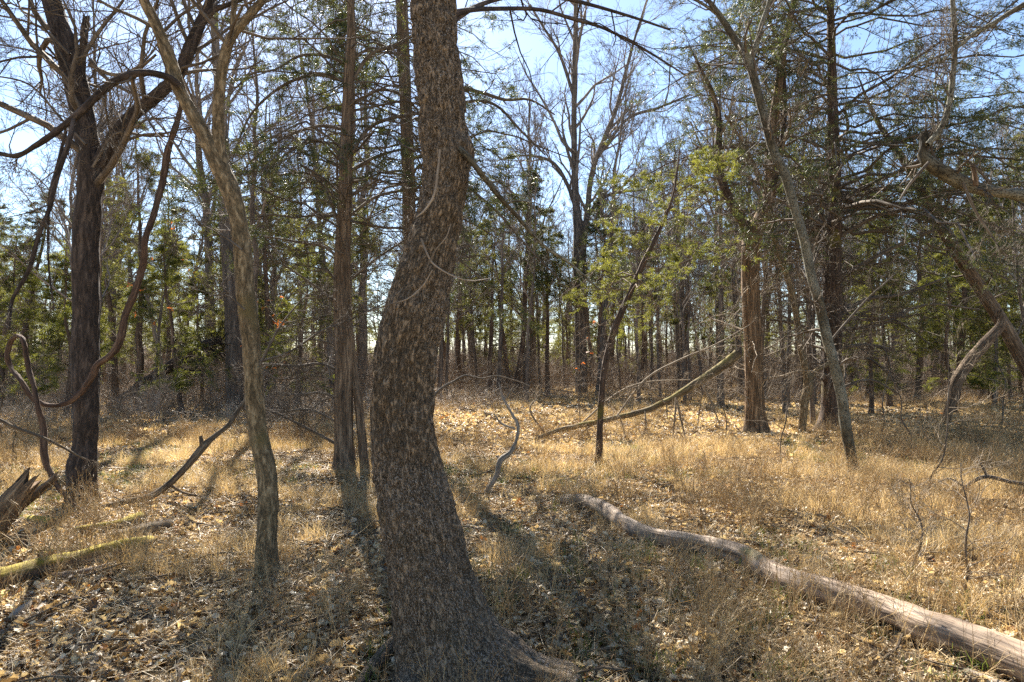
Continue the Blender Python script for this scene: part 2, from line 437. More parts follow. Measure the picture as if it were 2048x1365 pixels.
# ---------------------------------------------------------------- background tree kinds (shared meshes)
PROTO = []
def bare_kind(seed, h, r0, first, fork=False, dense=1.):
    r = np.random.RandomState(seed)
    n = 16; z = np.linspace(0, h, n)
    bend = np.cumsum(r.randn(n, 2) * .09, 0) * (h / 14); bend -= bend[0]
    bend = bend * np.linspace(0, 1, n)[:, None] ** .7
    tp = np.column_stack([bend, z - .15]); tr = r0 * (1 - .86 * (z / h) ** .9); 
    o = thing('bare_tree', 'x', 'tree', (0, 0, 0))
    mt = MB(); mt.tube(catmull(tp, 3), np.interp(np.linspace(0, 1, 46), np.linspace(0, 1, n), tr), 10, disp=.012, dfreq=(9, 9, 2), flare=.5)
    mt.build('trunk', M['bgtrunk'], o)
    mc = MB()
    K1 = int(19 * dense)
    c1, r1, l1 = children(tp[None], tr[None], K1, h * .36, (.35, .85), 8, first, .98, .16, .10, .55, .3, .012, r)
    mc.tube(c1, r1, 5)
    c2, r2, l2 = children(c1, r1, 7, l1 * .5, (.4, .95), 6, .2, 1, .22, .07, .6, .35, .008, r); mc.tube(c2, r2, 4)
    c3, r3, l3 = children(c2, r2, 6, l2 * .55, (.4, 1.0), 4, .15, 1, .25, .05, .6, .4, .0055, r); mc.tube(c3, r3, 3)
    c4, r4, l4 = children(c3, r3, 6, l3 * .7, (.4, 1.0), 3, .2, 1, .25, .03, .7, .5, .004, r); mc.tube(c4, r4, 3)
    mc.build('crown', M['crown'], o)
    return o
def cedar_kind(seed, h, r0, first, width, slivers=14, mat='foliage', size=.10, dead=8, K2=7):
    r = np.random.RandomState(seed)
    n = 12; z = np.linspace(0, h, n)
    bend = np.cumsum(r.randn(n, 2) * .06, 0); bend -= bend[0]
    tp = np.column_stack([bend, z - .15]); tr = r0 * (1 - .92 * (z / h))
    o = thing('cedar_tree', 'x', 'tree', (0, 0, 0))
    mt = MB(); mt.tube(catmull(tp, 3), np.interp(np.linspace(0, 1, 34), np.linspace(0, 1, n), tr), 9, disp=.01, dfreq=(9, 9, 1.5), flare=.5)
    mt.build('trunk', M['bgcedar'], o)
    md = MB()
    if dead:
        c1, r1, l1 = arches(tp, tr, .5, first * h + 1.2, dead, lambda u: width * .8, .25, .3, 6, r)
        md.tube(c1, r1, 4)
        c2, r2, l2 = children(c1, r1, 6, l1 * .5, (.5, 1.1), 5, .2, 1, .22, 0, .6, .4, .004, r); md.tube(c2, r2, 3)
        c3, r3, l3 = children(c2, r2, 4, l2 * .5, (.5, 1.1), 3, .2, 1, .22, 0, .6, .4, .003, r); md.tube(c3, r3, 3)
        md.build('dead_branches', M['twigpale'], o)['kind'] = 'stuff'; md = MB()
    prof = lambda u: width * (1.05 - .9 * u ** 1.3) * (.75 + .5 * min(1, u * 5))
    nb = int(h * 5.5)
    c1, r1, l1 = arches(tp, tr, first * h, h * .98, nb, prof, .5, .55, 7, r, .06)
    md.tube(c1, r1, 4)
    c2, r2, l2 = children(c1, r1, K2, l1 * .45, (.4, 1.0), 5, .2, 1, .2, .02, .6, .4, .004, r); md.tube(c2, r2, 3)
    md.build('branches', M['bgcedar'], o)['kind'] = 'stuff'
    mf = MB()
    q, d = along(c2, 7, .1); keep = (r.rand(len(q)) < .8) & (fbm(q * .9, seed, 2) > .42); sprays(mf, q[keep], d[keep], slivers, size, size * .17, size * .5, r)
    q, d = along(c1, 5, .5); sprays(mf, q, d, slivers, size, size * .17, size * .5, r)
    tpp = np.repeat(tp[-1:], 6, 0) - np.array([0, 0, 1]) * r.rand(6, 1) * .8
    sprays(mf, tpp, np.repeat([[0, 0, 1.]], 6, 0), slivers, size, size * .36, size, r)
    mf.build('foliage', M[mat], o)
    return o

bare = [bare_kind(101, 15, .19, .30), bare_kind(102, 18, .26, .35), bare_kind(103, 12, .11, .35, dense=.8), bare_kind(104, 16, .16, .42), bare_kind(105, 10, .07, .3, dense=.6)]
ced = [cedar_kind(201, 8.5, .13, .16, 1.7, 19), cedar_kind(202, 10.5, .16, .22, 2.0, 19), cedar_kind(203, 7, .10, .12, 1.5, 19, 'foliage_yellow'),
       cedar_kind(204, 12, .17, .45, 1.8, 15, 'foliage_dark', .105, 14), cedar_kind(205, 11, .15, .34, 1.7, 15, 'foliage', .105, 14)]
NAT_B = [15, 18, 12, 16, 10]; NAT_C = [8.5, 10.5, 7, 12, 11]
NR_B = [.19, .26, .11, .16, .07]; NR_C = [.13, .16, .10, .17, .15]
for o in bare + ced:
    PROTO.append(o)

occ = []
def free(x, y, d):
    return all((x - a) ** 2 + (y - b) ** 2 > (d + c) ** 2 * .25 for a, b, c in occ)
def place(kind, px, Y, size, label, group, rz=None, tilt=(0, 0)):
    src = kind
    x = (px - 1024) / FPX * Y; z = float(gh(x, Y)) if Y < 150 else 0
    tilt = tuple(rs.randn(2) * .045)
    o = copy_tree(src, (x, Y, z), rs.rand() * 6.28 if rz is None else rz, size, label, group, tilt=tilt)
    occ.append((x, Y, 1.2)); return o

LM = [(-60, 'the left edge'), (40, 'the loop of the hanging vine'), (170, 'the dark forked tree'), (280, 'the hanging part of the vine'), (390, 'the raised fallen trunk'), (500, 'the slender tan tree'), (600, 'the pole between tan tree and shaggy cedar'), (695, 'the shaggy cedar'),
      (815, 'the big leaning trunk'), (960, 'the slim first trunk of the grove'), (1033, 'the near-black straight trunk'), (1090, 'the cedar pair'), (1160, 'the tall forked tree'), (1240, 'the thin leaning snag'), (1366, 'the stout dark trunk'), (1440, 'the raised end of the mossy limb'), (1508, 'the split trunk'),
      (1600, 'the thin forked tree'), (1662, 'the dark drooping cedar'), (1745, 'the reddish cedar pair'), (1810, 'the shade right of the cedar pair'), (1884, 'the reddish prop limb'), (1965, 'the crossing of the leaning limbs'), (2048, 'the right edge')]
used_labels = {}
def place_label(kind, px, Y):
    i = min(range(len(LM)), key=lambda k: abs(LM[k][0] - px)); d = px - LM[i][0]
    side = 'straight behind' if abs(d) < 14 else ('just left of' if d < 0 else 'just right of')
    dist = 'near' if Y < 28 else 'mid-distant' if Y < 42 else 'far' if Y < 58 else 'very far'
    for ex in ('', 'taller ', 'slimmer ', 'fuller ', 'half-hidden ', 'crooked ', 'pale ', 'dark '):
        l = f'{dist} {ex}{kind} {side} {LM[i][1]}'
        if l not in used_labels: used_labels[l] = 1; return l
    return l
# trees of the middle distance, each with a label of its own: (kind, px, base row, size, label)
mid = [
 ('b', 3, 285, 792, 1.0, 'slim dark trunk left of the grey leaning stem at the back left'),
 ('b', 0, 357, 785, .9, 'straight grey trunk behind the raised end of the fallen trunk at left'),
 ('b', 0, 545, 802, .85, 'grey trunk just right of the tan curved trunk, behind orange leaves'),
 ('b', 3, 600, 790, .95, 'narrow bare trunk midway between the tan trunk and the shaggy cedar'),
 ('b', 4, 655, 788, 1.0, 'pole-thin trunk just left of the shaggy cedar, far back'),
 ('b', 2, 880, 806, 1.0, 'brown trunk right beside the big leaning trunk, at the meadow edge'),
 ('b', 2, 956, 788, .9, 'first slim trunk of the row behind the pale forked branch'),
 ('c', 4, 978, 790, 1.0, 'tall cedar with bare lower trunk and teal-green crown right of the big trunk'),
 ('b', 3, 996, 794, .8, 'dark leaning trunk directly behind the pale forked branch'),
 ('c', 3, 1033, 790, 1.0, 'near-black straight trunk of the central grove with a leafy cedar top'),
 ('b', 2, 1050, 788, 1.0, 'thinner trunk close right of the near-black straight trunk'),
 ('b', 2, 1081, 786, .8, 'left trunk of a pair left of the tall forked tree'),
 ('c', 4, 1094, 788, .95, 'right trunk of a pair left of the tall forked tree, cedar topped'),
 ('b', 4, 1130, 780, 1.1, 'pole-thin trunk leaning close left of the tall forked tree'),
 ('b', 4, 1252, 782, 1.2, 'thin trunk seen above the low end of the mossy leaning limb'),
 ('c', 3, 1282, 785, .85, 'cedar with mossy green skirt behind the mossy leaning limb'),
 ('b', 1, 1366, 778, .95, 'stout dark trunk above the middle of the mossy leaning limb'),
 ('b', 0, 1416, 776, .8, 'grey trunk just left of the raised end of the mossy leaning limb'),
 ('b', 2, 1460, 778, .9, 'slim grey trunk behind the raised end of the mossy leaning limb'),
 ('b', 3, 1527, 802, .9, 'dark trunk immediately right of the split forked trunk'),
 ('b', 2, 1572, 782, .9, 'bluish grey trunk in the gap between the split trunk and the thin forked sapling'),
 ('b', 3, 1600, 780, .8, 'grey trunk behind the crotch of the thin forked sapling'),
 ('c', 4, 1735, 800, 1.0, 'reddish cedar trunk right of the big dark cedar, left one of two'),
 ('c', 3, 1757, 798, .9, 'reddish cedar trunk right of the big dark cedar, right one of two'),
 ('b', 2, 1790, 784, .9, 'slim trunk in the shade right of the two reddish cedars'),
 ('b', 0, 1884, 795, .8, 'grey trunk rising behind the foot of the leaning red prop limb'),
 ('c', 1, 1960, 800, .9, 'green cedar behind the crossing of the two leaning red limbs'),
]
for k, i, px, py, s, lab in mid:
    Y = gY(py); src = bare[i] if k == 'b' else ced[i]
    place(src, px, Y, s, lab, 'trunks of the middle distance')
# cedar wall at the left and the right
def stand(n, px0, px1, Y0, Y1, kinds, s0, s1, label, group, gap=1.6):
    k = 0; tries = 0
    while k < n and tries < n * 30:
        tries += 1
        px = px0 + (px1 - px0) * rs.rand(); Y = Y0 + (Y1 - Y0) * rs.rand()
        x = (px - 1024) / FPX * Y
        if not free(x, Y, gap): continue
        q = kinds[rs.randint(len(kinds))]
        lb = label if Y0 >= 80 else place_label(('yellow-green cedar' if q is ced[2] else 'green cedar') if q in ced else 'bare tree', px, Y)
        o = place(q, px, Y, s0 + (s1 - s0) * rs.rand(), lb, group)
        occ[-1] = (x, Y, gap); k += 1
stand(24, -120, 700, 20, 36, [ced[0], ced[1], ced[2], ced[4]], .75, 1.0, 'bushy green cedar in the thick stand behind the left trunks', 'cedars of the left stand', 2.2)
stand(12, 1730, 2200, 21, 34, [ced[0], ced[2], ced[1]], .8, 1.05, 'yellow-green cedar in the stand at the right edge', 'cedars of the right stand', 2.4)
stand(14, 880, 1500, 36, 60, [ced[1], ced[3], ced[4]], .9, 1.15, 'cedar rising among the bare trees of the central grove', 'cedars of the central grove', 3)
stand(16, 880, 1500, 46, 74, [ced[2], ced[0]], .8, 1.1, 'x', 'cedars of the central grove', 2.2)
stand(30, -100, 900, 34, 75, [ced[0], ced[1], ced[3], ced[4]], .9, 1.1, 'distant cedar beyond the left stand', 'distant cedars at left', 3)
stand(18, 1300, 2150, 38, 80, [ced[0], ced[1], ced[3], ced[4]], .9, 1.1, 'distant cedar beyond the clearing at right', 'distant cedars at right', 3)
stand(6, -150, 760, 15, 24, [bare[2], bare[4]], .7, .95, 'x', 'bare trees at left', 1.5)
stand(12, 900, 1480, 26, 40, [bare[2], bare[3], bare[4]], .95, 1.25, 'x', 'bare trees of the central grove', 1.5)
stand(10, 1480, 2150, 18, 28, [bare[2], bare[4]], .8, 1.05, 'x', 'bare trees at right', 1.5)
stand(40, -150, 900, 24, 60, bare, .8, 1.25, 'bare grey tree rising above the left cedars', 'bare trees at left', 2.2)
stand(60, 880, 1500, 38, 85, bare, .8, 1.25, 'bare tree deep in the central grove', 'bare trees of the central grove', 1.6)
stand(50, 1480, 2250, 26, 70, bare, .8, 1.2, 'bare tree in the woods beyond the clearing at right', 'bare trees at right', 2.2)
stand(55, -200, 2250, 80, 130, bare, .8, 1.1, 'far bare tree at the back of the woods', 'far bare trees', 2.0)
for o in PROTO:                                   # the originals themselves stand in the far woods
    pass
pos = [(-30, 95), (14, 100), (40, 92), (-8, 104), (-52, 100), (-44, 84), (-12, 90), (28, 84), (52, 88), (3, 96)]
for o, (x, y) in zip(PROTO, pos):
    o.location = (x, y, 0)
    if o.name.startswith('bare'): o['label'] = 'far bare tree at the back of the woods'; o['group'] = 'far bare trees'
    else: o['label'] = 'far cedar at the back of the woods'; o['group'] = 'far cedars'

# ---------------------------------------------------------------- hero trees
Y0v = (0, 1, 0)
def hero(label, cat, name, parts, base, twigs=None, twigmat='twig', extra=None):
    o = thing(name, label, cat, base)
    for nm, pts, rad, mat, kw in parts:
        mb = MB(); mb.tube(pts, rad, ref=Y0v, **kw); mb.build(nm, M[mat], o, base)
    if twigs:
        mb = MB()
        for Pn, Rn, lv in twigs: sprout(mb, Pn, Rn, lv)
        ob = mb.build('twigs', M[twigmat], o, base); ob['kind'] = 'stuff'
    return o
TW = lambda K, L, **k: [dict(K=K, L=L, ang=(.5, 1.1), n=6, jit=.22, rr=.38, end=.3, rmin=.004, S=4, **k),
                        dict(K=8, L=L * .5, ang=(.4, 1.0), n=6, jit=.2, rr=.5, end=.4, rmin=.0024, S=3),
                        dict(K=6, L=L * .26, ang=(.4, 1.0), n=4, jit=.22, rr=.6, end=.5, rmin=.0018, S=3)]
def base_of(p): return (p[0][0], p[0][1], float(gh(p[0][0], p[0][1])))

# 1 the big leaning trunk in front
YM = 3.5
mp_, mr_ = trace([(915, 1400, 236, 3.5), (905, 1340, 215), (893, 1290, 200), (880, 1230, 182), (860, 1150, 166), (836, 1050, 152), (815, 950, 134), (806, 850, 124), (809, 760, 122), (816, 690, 124),
                  (833, 620, 126), (851, 560, 114), (866, 500, 104), (879, 430, 98), (888, 370, 96), (894, 320, 102), (890, 290, 100), (885, 250, 96), (879, 170, 92), (873, 100, 88), (868, 40, 86), (864, -20, 84), (855, -140, 80), (840, -300, 70), (835, -520, 56), (850, -800, 40)], YM, 24)
mo = thing('leaning_tree', 'big dark flaky-barked tree bending left in the foreground', 'tree', base_of(mp_))
mb = MB()
def main_tube():
    S = 128; n = len(mp_)
    mbt = MB(); mbt.tube(mp_, mr_, S, ref=Y0v)
    V = mbt.V[0].reshape(n, S, 3); bc = mbt.BC[0].reshape(n, S, 3)
    c = mp_[:, None]; d = nrm(V - c)
    h = 1 - np.abs(fbm(bc * np.array([30, 30, 6]), 11, 3) - .5) * 5
    h2 = vnoise(bc * np.array([75, 75, 20]), 13)
    dis = .013 * (h - .5) + .010 * (h2 > .5) + .02 * (vnoise(bc * np.array([9, 9, 5]), 19) - .5) + .03 * (fbm(bc * np.array([4, 4, 2.5]), 15, 2) - .5)
    dis = dis - dis.mean() - .004
    z = mp_[:, 2][:, None] - 0.0
    ang = np.arctan2(d[..., 1], d[..., 0])
    lob = np.maximum(0, np.cos(ang - .05)) ** 5 * 1.5 + np.maximum(0, np.cos(ang - 1.9)) ** 4 * .6 + np.maximum(0, np.cos(ang + 2.6)) ** 6 * .5 + np.maximum(0, np.cos(ang + 1.1)) ** 6 * .9
    fl = mr_[:, None] * lob * np.exp(-np.maximum(z + .05, 0) / .13) * .75
    # burl at the branch collar
    bp = P(935, 305, YM); g = np.exp(-(((V - bp) ** 2).sum(-1)) / .07 ** 2) * .03
    V = V + d * (dis + fl + g)[..., None]
    mbt.V[0] = V.reshape(-1, 3)
    return mbt
main_tube().build('trunk', M['main'], mo, mo.location)
tw = MB()
def limb(pts, Y, mb_, S=6, lv=None, m=4):
    p, r = trace(pts, Y, m); mb_.tube(p, r, S, ref=Y0v)
    if lv: sprout(mb_, p, r, lv)
    return p, r
mbl = MB()
limb([(905, 290, 14, 3.42), (930, 308, 13, 3.38), (960, 345, 12, 3.4), (1000, 395, 10, 3.5), (1040, 440, 8, 3.6), (1085, 490, 7, 3.7), (1130, 520, 6, 3.8), (1160, 545, 5, 3.85), (1200, 580, 3, 3.9)], 0, mbl, 7,
     [dict(K=7, L=.45, ang=(.4, .9), n=6, jit=.2, rr=.5, end=.4, rmin=.0016, S=4), dict(K=4, L=.2, n=4, jit=.2, rmin=.0012, S=3)])
mbl.build('limb', M['lichen'], mo, mo.location)
for q in ([(880, 300, 5, 3.34), (875, 350, 5, 3.32), (868, 390, 5, 3.31), (850, 420, 4, 3.31), (832, 435, 2, 3.3)],
          [(842, 478, 5, 3.33), (855, 510, 4, 3.3), (868, 530, 4, 3.3), (905, 552, 3, 3.3), (945, 562, 2.5, 3.35), (990, 555, 1.5, 3.4)],
          [(865, 540, 2.5, 3.3), (845, 572, 3, 3.3), (815, 598, 3, 3.28), (770, 612, 2.5, 3.3), (720, 630, 1.5, 3.35)],
          [(850, 545, 2, 3.3), (868, 505, 2, 3.29), (892, 475, 2.2, 3.28), (902, 448, 1.5, 3.28)],
          [(905, 170, 2, 3.33), (885, 190, 1.8, 3.32), (875, 210, 1.4, 3.31)]):
    mbl = MB(); limb(q, 0, mbl, 5); mbl.build('dead_twig', M['deadpale'], mo, mo.location)
mbl = MB()   # upper limbs into the top of the picture; unseen higher ones added for shadow
for q in ([(880, 40, 20, 3.6), (930, 22, 12, 3.8), (1000, 18, 9, 4.2), (1080, 20, 8, 4.5), (1150, 40, 7, 4.8), (1210, 58, 6, 5), (1290, 100, 5, 5.2), (1370, 150, 3, 5.4)],
          [(880, 60, 16, 3.6), (960, 10, 10, 4), (1050, -10, 9, 4.5), (1140, 0, 8, 5), (1250, 30, 6, 5.5), (1340, 60, 4, 6)],
          [(850, -500, 50, 3.5), (980, -620, 30, 3.6), (1150, -700, 20, 4.2)], [(840, -400, 50, 3.5), (700, -560, 30, 3.0), (560, -700, 20, 2.5)], [(836, -300, 40, 3.5), (900, -420, 30, 2.8), (1000, -520, 20, 2.0)]):
    limb(q, 0, mbl, 7, [dict(K=8, L=.9, ang=(.5, 1.1), n=6, jit=.2, rr=.5, end=.4, rmin=.003, S=4), dict(K=5, L=.4, n=5, jit=.25, rr=.6, rmin=.002, S=3)])
mbl.build('limb', M['dark'], mo, mo.location)
# roots spreading at its foot
for rp in ([(940, 1290, 130, 3.5), (985, 1325, 105, 3.46), (1035, 1350, 78, 3.4), (1085, 1362, 52, 3.36), (1130, 1376, 34, 3.32), (1180, 1392, 16, 3.28)], [(900, 1330, 110, 3.4), (935, 1375, 80, 3.25), (965, 1410, 54, 3.1), (1000, 1445, 26, 2.95)], [(860, 1310, 90, 3.45), (830, 1365, 70, 3.3), (805, 1405, 44, 3.15), (780, 1440, 20, 3.0)]):
    p, r = trace(rp, 0, 10); p[:, 2] = np.maximum(p[:, 2], gh(p[:, 0], p[:, 1]) + .1 * r)
    mb = MB(); mb.tube(p, r, 32, ref=(0, 0, 1), disp=.012, dfreq=(26, 26, 7)); mb.build('root', M['main'], mo, mo.location)
# root at its left foot
p, r = lay([(815, 1262, 26), (795, 1280, 26), (770, 1305, 28), (745, 1335, 26), (715, 1370, 20), (690, 1400, 12)], 8, .3)
mb = MB(); mb.tube(p, r, 16, ref=(0, 0, 1), disp=.008, dfreq=(20, 20, 6)); mb.build('root', M['main'], mo, mo.location)

# 2 dark forked tree at left
Y2 = gY(1005)
p, r = trace([(166, 1022, 60), (164, 980, 54), (164, 940, 56), (167, 915, 52), (170, 890, 44), (172, 820, 45), (171, 700, 47), (173, 600, 46), (171, 500, 50), (178, 400, 46), (181, 340, 46), (172, 275, 40), (158, 200, 42), (139, 120, 42), (118, 50, 38), (103, 0, 34), (88, -80, 30), (60, -200, 24), (30, -350, 14)], Y2, 12)
q1, s1 = trace([(181, 345, 36), (205, 315, 30), (230, 275, 28), (262, 235, 27), (300, 202, 26), (335, 172, 24), (358, 150, 22), (372, 115, 24), (388, 75, 24), (405, 38, 20), (420, 0, 15), (438, -70, 12), (470, -160, 8)], Y2, 8)
q2, s2 = trace([(160, 210, 16), (162, 150, 16), (167, 90, 14), (172, 38, 12)], Y2, 6)
q3, s3 = trace([(396, 60, 14), (425, 22, 14), (450, 12, 10), (500, -10, 7), (560, -60, 4)], Y2, 6)
tr = thing('forked_tree', 'dark rough tree with a broken stub and big right fork at the left', 'tree', base_of(p))
for nm, a, b, kw in (('trunk', p, r, dict(S=32, disp=.022, dfreq=(13, 13, 3.5), flare=.4)), ('limb', q1, s1, dict(S=18, disp=.012, dfreq=(14, 14, 4))), ('broken_stub', q2, s2, dict(S=12, disp=.01, dfreq=(14, 14, 4), cap=True, rag=.1)), ('limb', q3, s3, dict(S=10, disp=.006))):
    mb = MB(); mb.tube(a, b, ref=Y0v, **kw); mb.build(nm, M['dark'], tr, tr.location)
mb = MB()
sprout(mb, p[110:], r[110:], TW(14, 2.4, f0=.0, up=.03)); sprout(mb, q1[30:], s1[30:], TW(12, 1.8, f0=0, up=.02)); sprout(mb, q3, s3, TW(6, 1.2))
for q in ([(180, 120, 10), (210, 155, 8), (260, 185, 6), (330, 200, 3)], [(185, 335, 6), (230, 268, 6), (290, 272, 5), (350, 275, 3), (400, 290, 2)], [(140, 110, 7), (90, 60, 6), (40, 40, 4), (-10, 30, 3)], [(165, 225, 8), (120, 145, 6), (70, 105, 4), (0, 90, 3)], [(172, 290, 6), (120, 235, 5), (60, 170, 4), (-20, 150, 3)],
          [(155, 130, 10), (200, 60, 8), (240, 10, 6), (270, -40, 4)], [(178, 130, 9), (225, 150, 8), (265, 140, 6), (300, 110, 4), (330, 60, 3)]):
    a, b = trace(q, Y2 - .2, 4); mb.tube(a, b, 5, ref=Y0v); sprout(mb, a, b, TW(7, .9))
mb.build('twigs', M['twig'], tr, tr.location)['kind'] = 'stuff'

# hanging vine
vp, vr = trace([(366, 190, 12, 7.9), (357, 225, 13, 7.9), (345, 270, 14, 7.8), (334, 330, 15, 7.8), (318, 400, 15, 7.7), (300, 470, 14, 7.6), (288, 525, 15, 7.6), (272, 580, 17, 7.6), (250, 630, 18, 7.6), (236, 685, 19, 7.6), (215, 712, 17, 7.6), (194, 728, 17, 7.6), (183, 760, 17, 7.6), (160, 790, 15, 7.6), (130, 808, 12, 7.6), (98, 810, 12, 7.6), (72, 795, 12, 7.6), (48, 762, 12, 7.6), (20, 735, 11, 7.7), (12, 710, 13, 7.7), (18, 685, 13, 7.7), (33, 674, 12, 7.6), (48, 690, 12, 7.5), (60, 745, 13, 7.5), (70, 800, 13, 7.4), (86, 860, 14, 7.4), (94, 910, 14, 7.4), (106, 950, 13, 7.4), (128, 985, 11, 7.4), (155, 1018, 9, 7.4), (188, 1050, 7, 7.35)], 7.6, 8, wob=.07)
mb = MB(); mb.tube(vp, vr * .78, 14, ref=Y0v, disp=.012, dfreq=(22, 22, 7)); o = mb.build('hanging_vine', M['vine'], None, vp[-1])
tag(o, 'thick reddish vine looping down past the dark forked tree', 'vine')

# 3 tan curved tree
Y3 = gY(1158)
p, r = trace([(536, 1172, 46), (535, 1140, 42), (533, 1080, 39), (537, 1010, 38), (532, 940, 38), (517, 870, 37), (509, 790, 36), (504, 710, 36), (499, 650, 37), (490, 580, 36), (486, 510, 34), (476, 440, 35), (460, 380, 37), (436, 325, 36), (408, 270, 28), (380, 220, 25), (358, 178, 25), (344, 130, 24), (325, 80, 23), (305, 35, 22), (285, -5, 20), (255, -80, 17), (220, -200, 12)], Y3, 14)
q1, s1 = trace([(446, 335, 30), (438, 290, 24), (436, 240, 22), (438, 190, 22), (446, 130, 22), (460, 80, 20), (490, 42, 17), (530, -5, 15), (570, -60, 12), (640, -160, 8)], Y3, 10)
q2, s2 = trace([(462, 78, 13), (466, 40, 12), (470, -5, 11), (475, -100, 8)], Y3, 6)
q3, s3 = trace([(358, 172, 18, 5.1), (335, 155, 18, 5.05), (300, 146, 18, 5), (262, 150, 19, 5), (225, 166, 19, 5), (192, 195, 18, 5), (160, 226, 17, 5), (120, 258, 15, 5), (75, 290, 13, 5), (35, 312, 11, 5), (0, 308, 8, 5), (-40, 300, 5, 5)], Y3, 6)
s3 = s3 * .82
q4, s4 = trace([(148, 234, 8, 5), (138, 285, 10, 4.9), (115, 350, 10, 4.9), (98, 420, 9, 4.9), (78, 470, 9, 4.9), (58, 540, 8, 4.9), (25, 600, 7, 4.9), (18, 660, 5, 4.9)], 5, 6)
q5, s5 = trace([(132, 262, 7, 5), (118, 320, 7, 5), (100, 390, 6, 5), (96, 470, 5, 5), (98, 540, 4, 5), (108, 620, 3, 5)], 5, 6)
tr = thing('curved_tree', 'slender tan curved tree forking high up, left of the shaggy cedar', 'tree', base_of(p))
for nm, a, b, S, mt in (('trunk', p, r, 28, 'tan'), ('limb', q1, s1, 16, 'tan'), ('limb', q2, s2, 10, 'tan'), ('limb', q3, s3, 12, 'dark'), ('limb', q4, s4, 8, 'dark'), ('limb', q5, s5, 6, 'dark')):
    mb = MB(); mb.tube(a, b, S, ref=Y0v, disp=.007 if S > 9 else .002, dfreq=(24, 24, 9), flare=.3 if nm == 'trunk' else 0); mb.build(nm, M[mt], tr, tr.location)
mb = MB()
sprout(mb, q1[40:], s1[40:], TW(9, 1.4, f0=0)); sprout(mb, p[-60:], r[-60:], TW(9, 1.4, f0=0)); sprout(mb, q3, s3, TW(9, .6)); sprout(mb, q4, s4, TW(8, .5)); sprout(mb, q2, s2, TW(5, 1.))
for q in ([(520, 730, 6), (535, 700, 5), (562, 650, 4), (598, 606, 3), (615, 588, 2)], [(520, 724, 6), (580, 704, 4), (640, 664, 4), (700, 640, 3), (770, 606, 2)], [(522, 736, 4), (560, 760, 3), (600, 742, 2)], [(484, 500, 5), (440, 470, 4), (400, 480, 3), (350, 470, 2)], [(490, 620, 4), (450, 590, 3), (400, 600, 2)]):
    a, b = trace(q, 5.0, 4); mb.tube(a, b, 5, ref=Y0v); sprout(mb, a, b, TW(7, .35))
mb.build('twigs', M['twig'], tr, tr.location)['kind'] = 'stuff'

# 4 shaggy cedar with two stems
def cedar_hero(label, trunkpts, Y, name, barkm, fol, crown, dead, folz, extra_trunks=(), lo=(3,), seed=1, size=.085, slv=12, manual=(), deadmat='cedar', foldens=1., xb=0., az=None, S=24, twigs_pale=()):
    r_ = np.random.RandomState(seed)
    p, r = trace(trunkpts, Y, 10)
    t_ = thing(name, label, 'tree', base_of(p))
    mb = MB(); mb.tube(p, r, S, ref=Y0v, disp=.014, dfreq=(20, 20, 2.0), flare=.55); mb.build('trunk', M[barkm], t_, t_.location)
    for et in extra_trunks:
        a, b = trace(et, Y, 10); mb = MB(); mb.tube(a, b, 14, ref=Y0v, disp=.008, dfreq=(24, 24, 2.5), flare=.3); mb.build('trunk', M[barkm], t_, t_.location)
    pz = p[np.argsort(p[:, 2])]
    md = MB()
    n, z0, z1, Lm, rise, drop, K, L2 = dead
    c1, r1, l1 = arches(pz, None, z0, z1, n, lambda u: Lm * (.8 + .3 * u), rise, drop, 9, r_, .09, az, .010)
    md.tube(c1, r1, 5)
    c2, r2, l2 = children(c1, r1, K, l1 * L2, (.5, 1.1), 6, .15, 1, .2, 0, .55, .4, .0035, r_); md.tube(c2, r2, 3)
    c3, r3, l3 = children(c2, r2, 5, l2 * .5, (.5, 1.1), 4, .15, 1, .2, 0, .6, .5, .0022, r_); md.tube(c3, r3, 3)
    for q in manual:
        a, b = trace(q, Y, 4); md.tube(a, b, 6, ref=Y0v); sprout(md, a, b, TW(8, .7), r_)
    md.build('dead_branches', M[deadmat], t_, t_.location)['kind'] = 'stuff'
    n, z0, z1, prof, rise, drop, K = crown
    mc = MB(); c1, r1, l1 = arches(pz, None, z0, z1, n, prof, rise, drop, 9, r_, .08, az, .012)
    mc.tube(c1, r1, 5)
    c2, r2, l2 = children(c1, r1, K, l1 * .42, (.4, 1.0), 6, .2, 1, .2, .0, .5, .4, .004, r_); mc.tube(c2, r2, 3)
    c3, r3, l3 = children(c2, r2, 4, l2 * .5, (.4, 1.0), 4, .2, 1, .2, .0, .6, .5, .003, r_); mc.tube(c3, r3, 3)
    mc.build('crown_branches', M[deadmat], t_, t_.location)['kind'] = 'stuff'
    mf = MB(); q, d = along(c3, 3, .35); k = r_.rand(len(q)) < foldens; q, d = q[k], d[k]
    kk = fbm(q * 1.1, seed, 2) > folz; sprays(mf, q[kk], d[kk], slv, size, size * .17, size * .45, r_)
    mf.build('foliage', M[fol], t_, t_.location)['kind'] = 'stuff'
    return t_, p, r

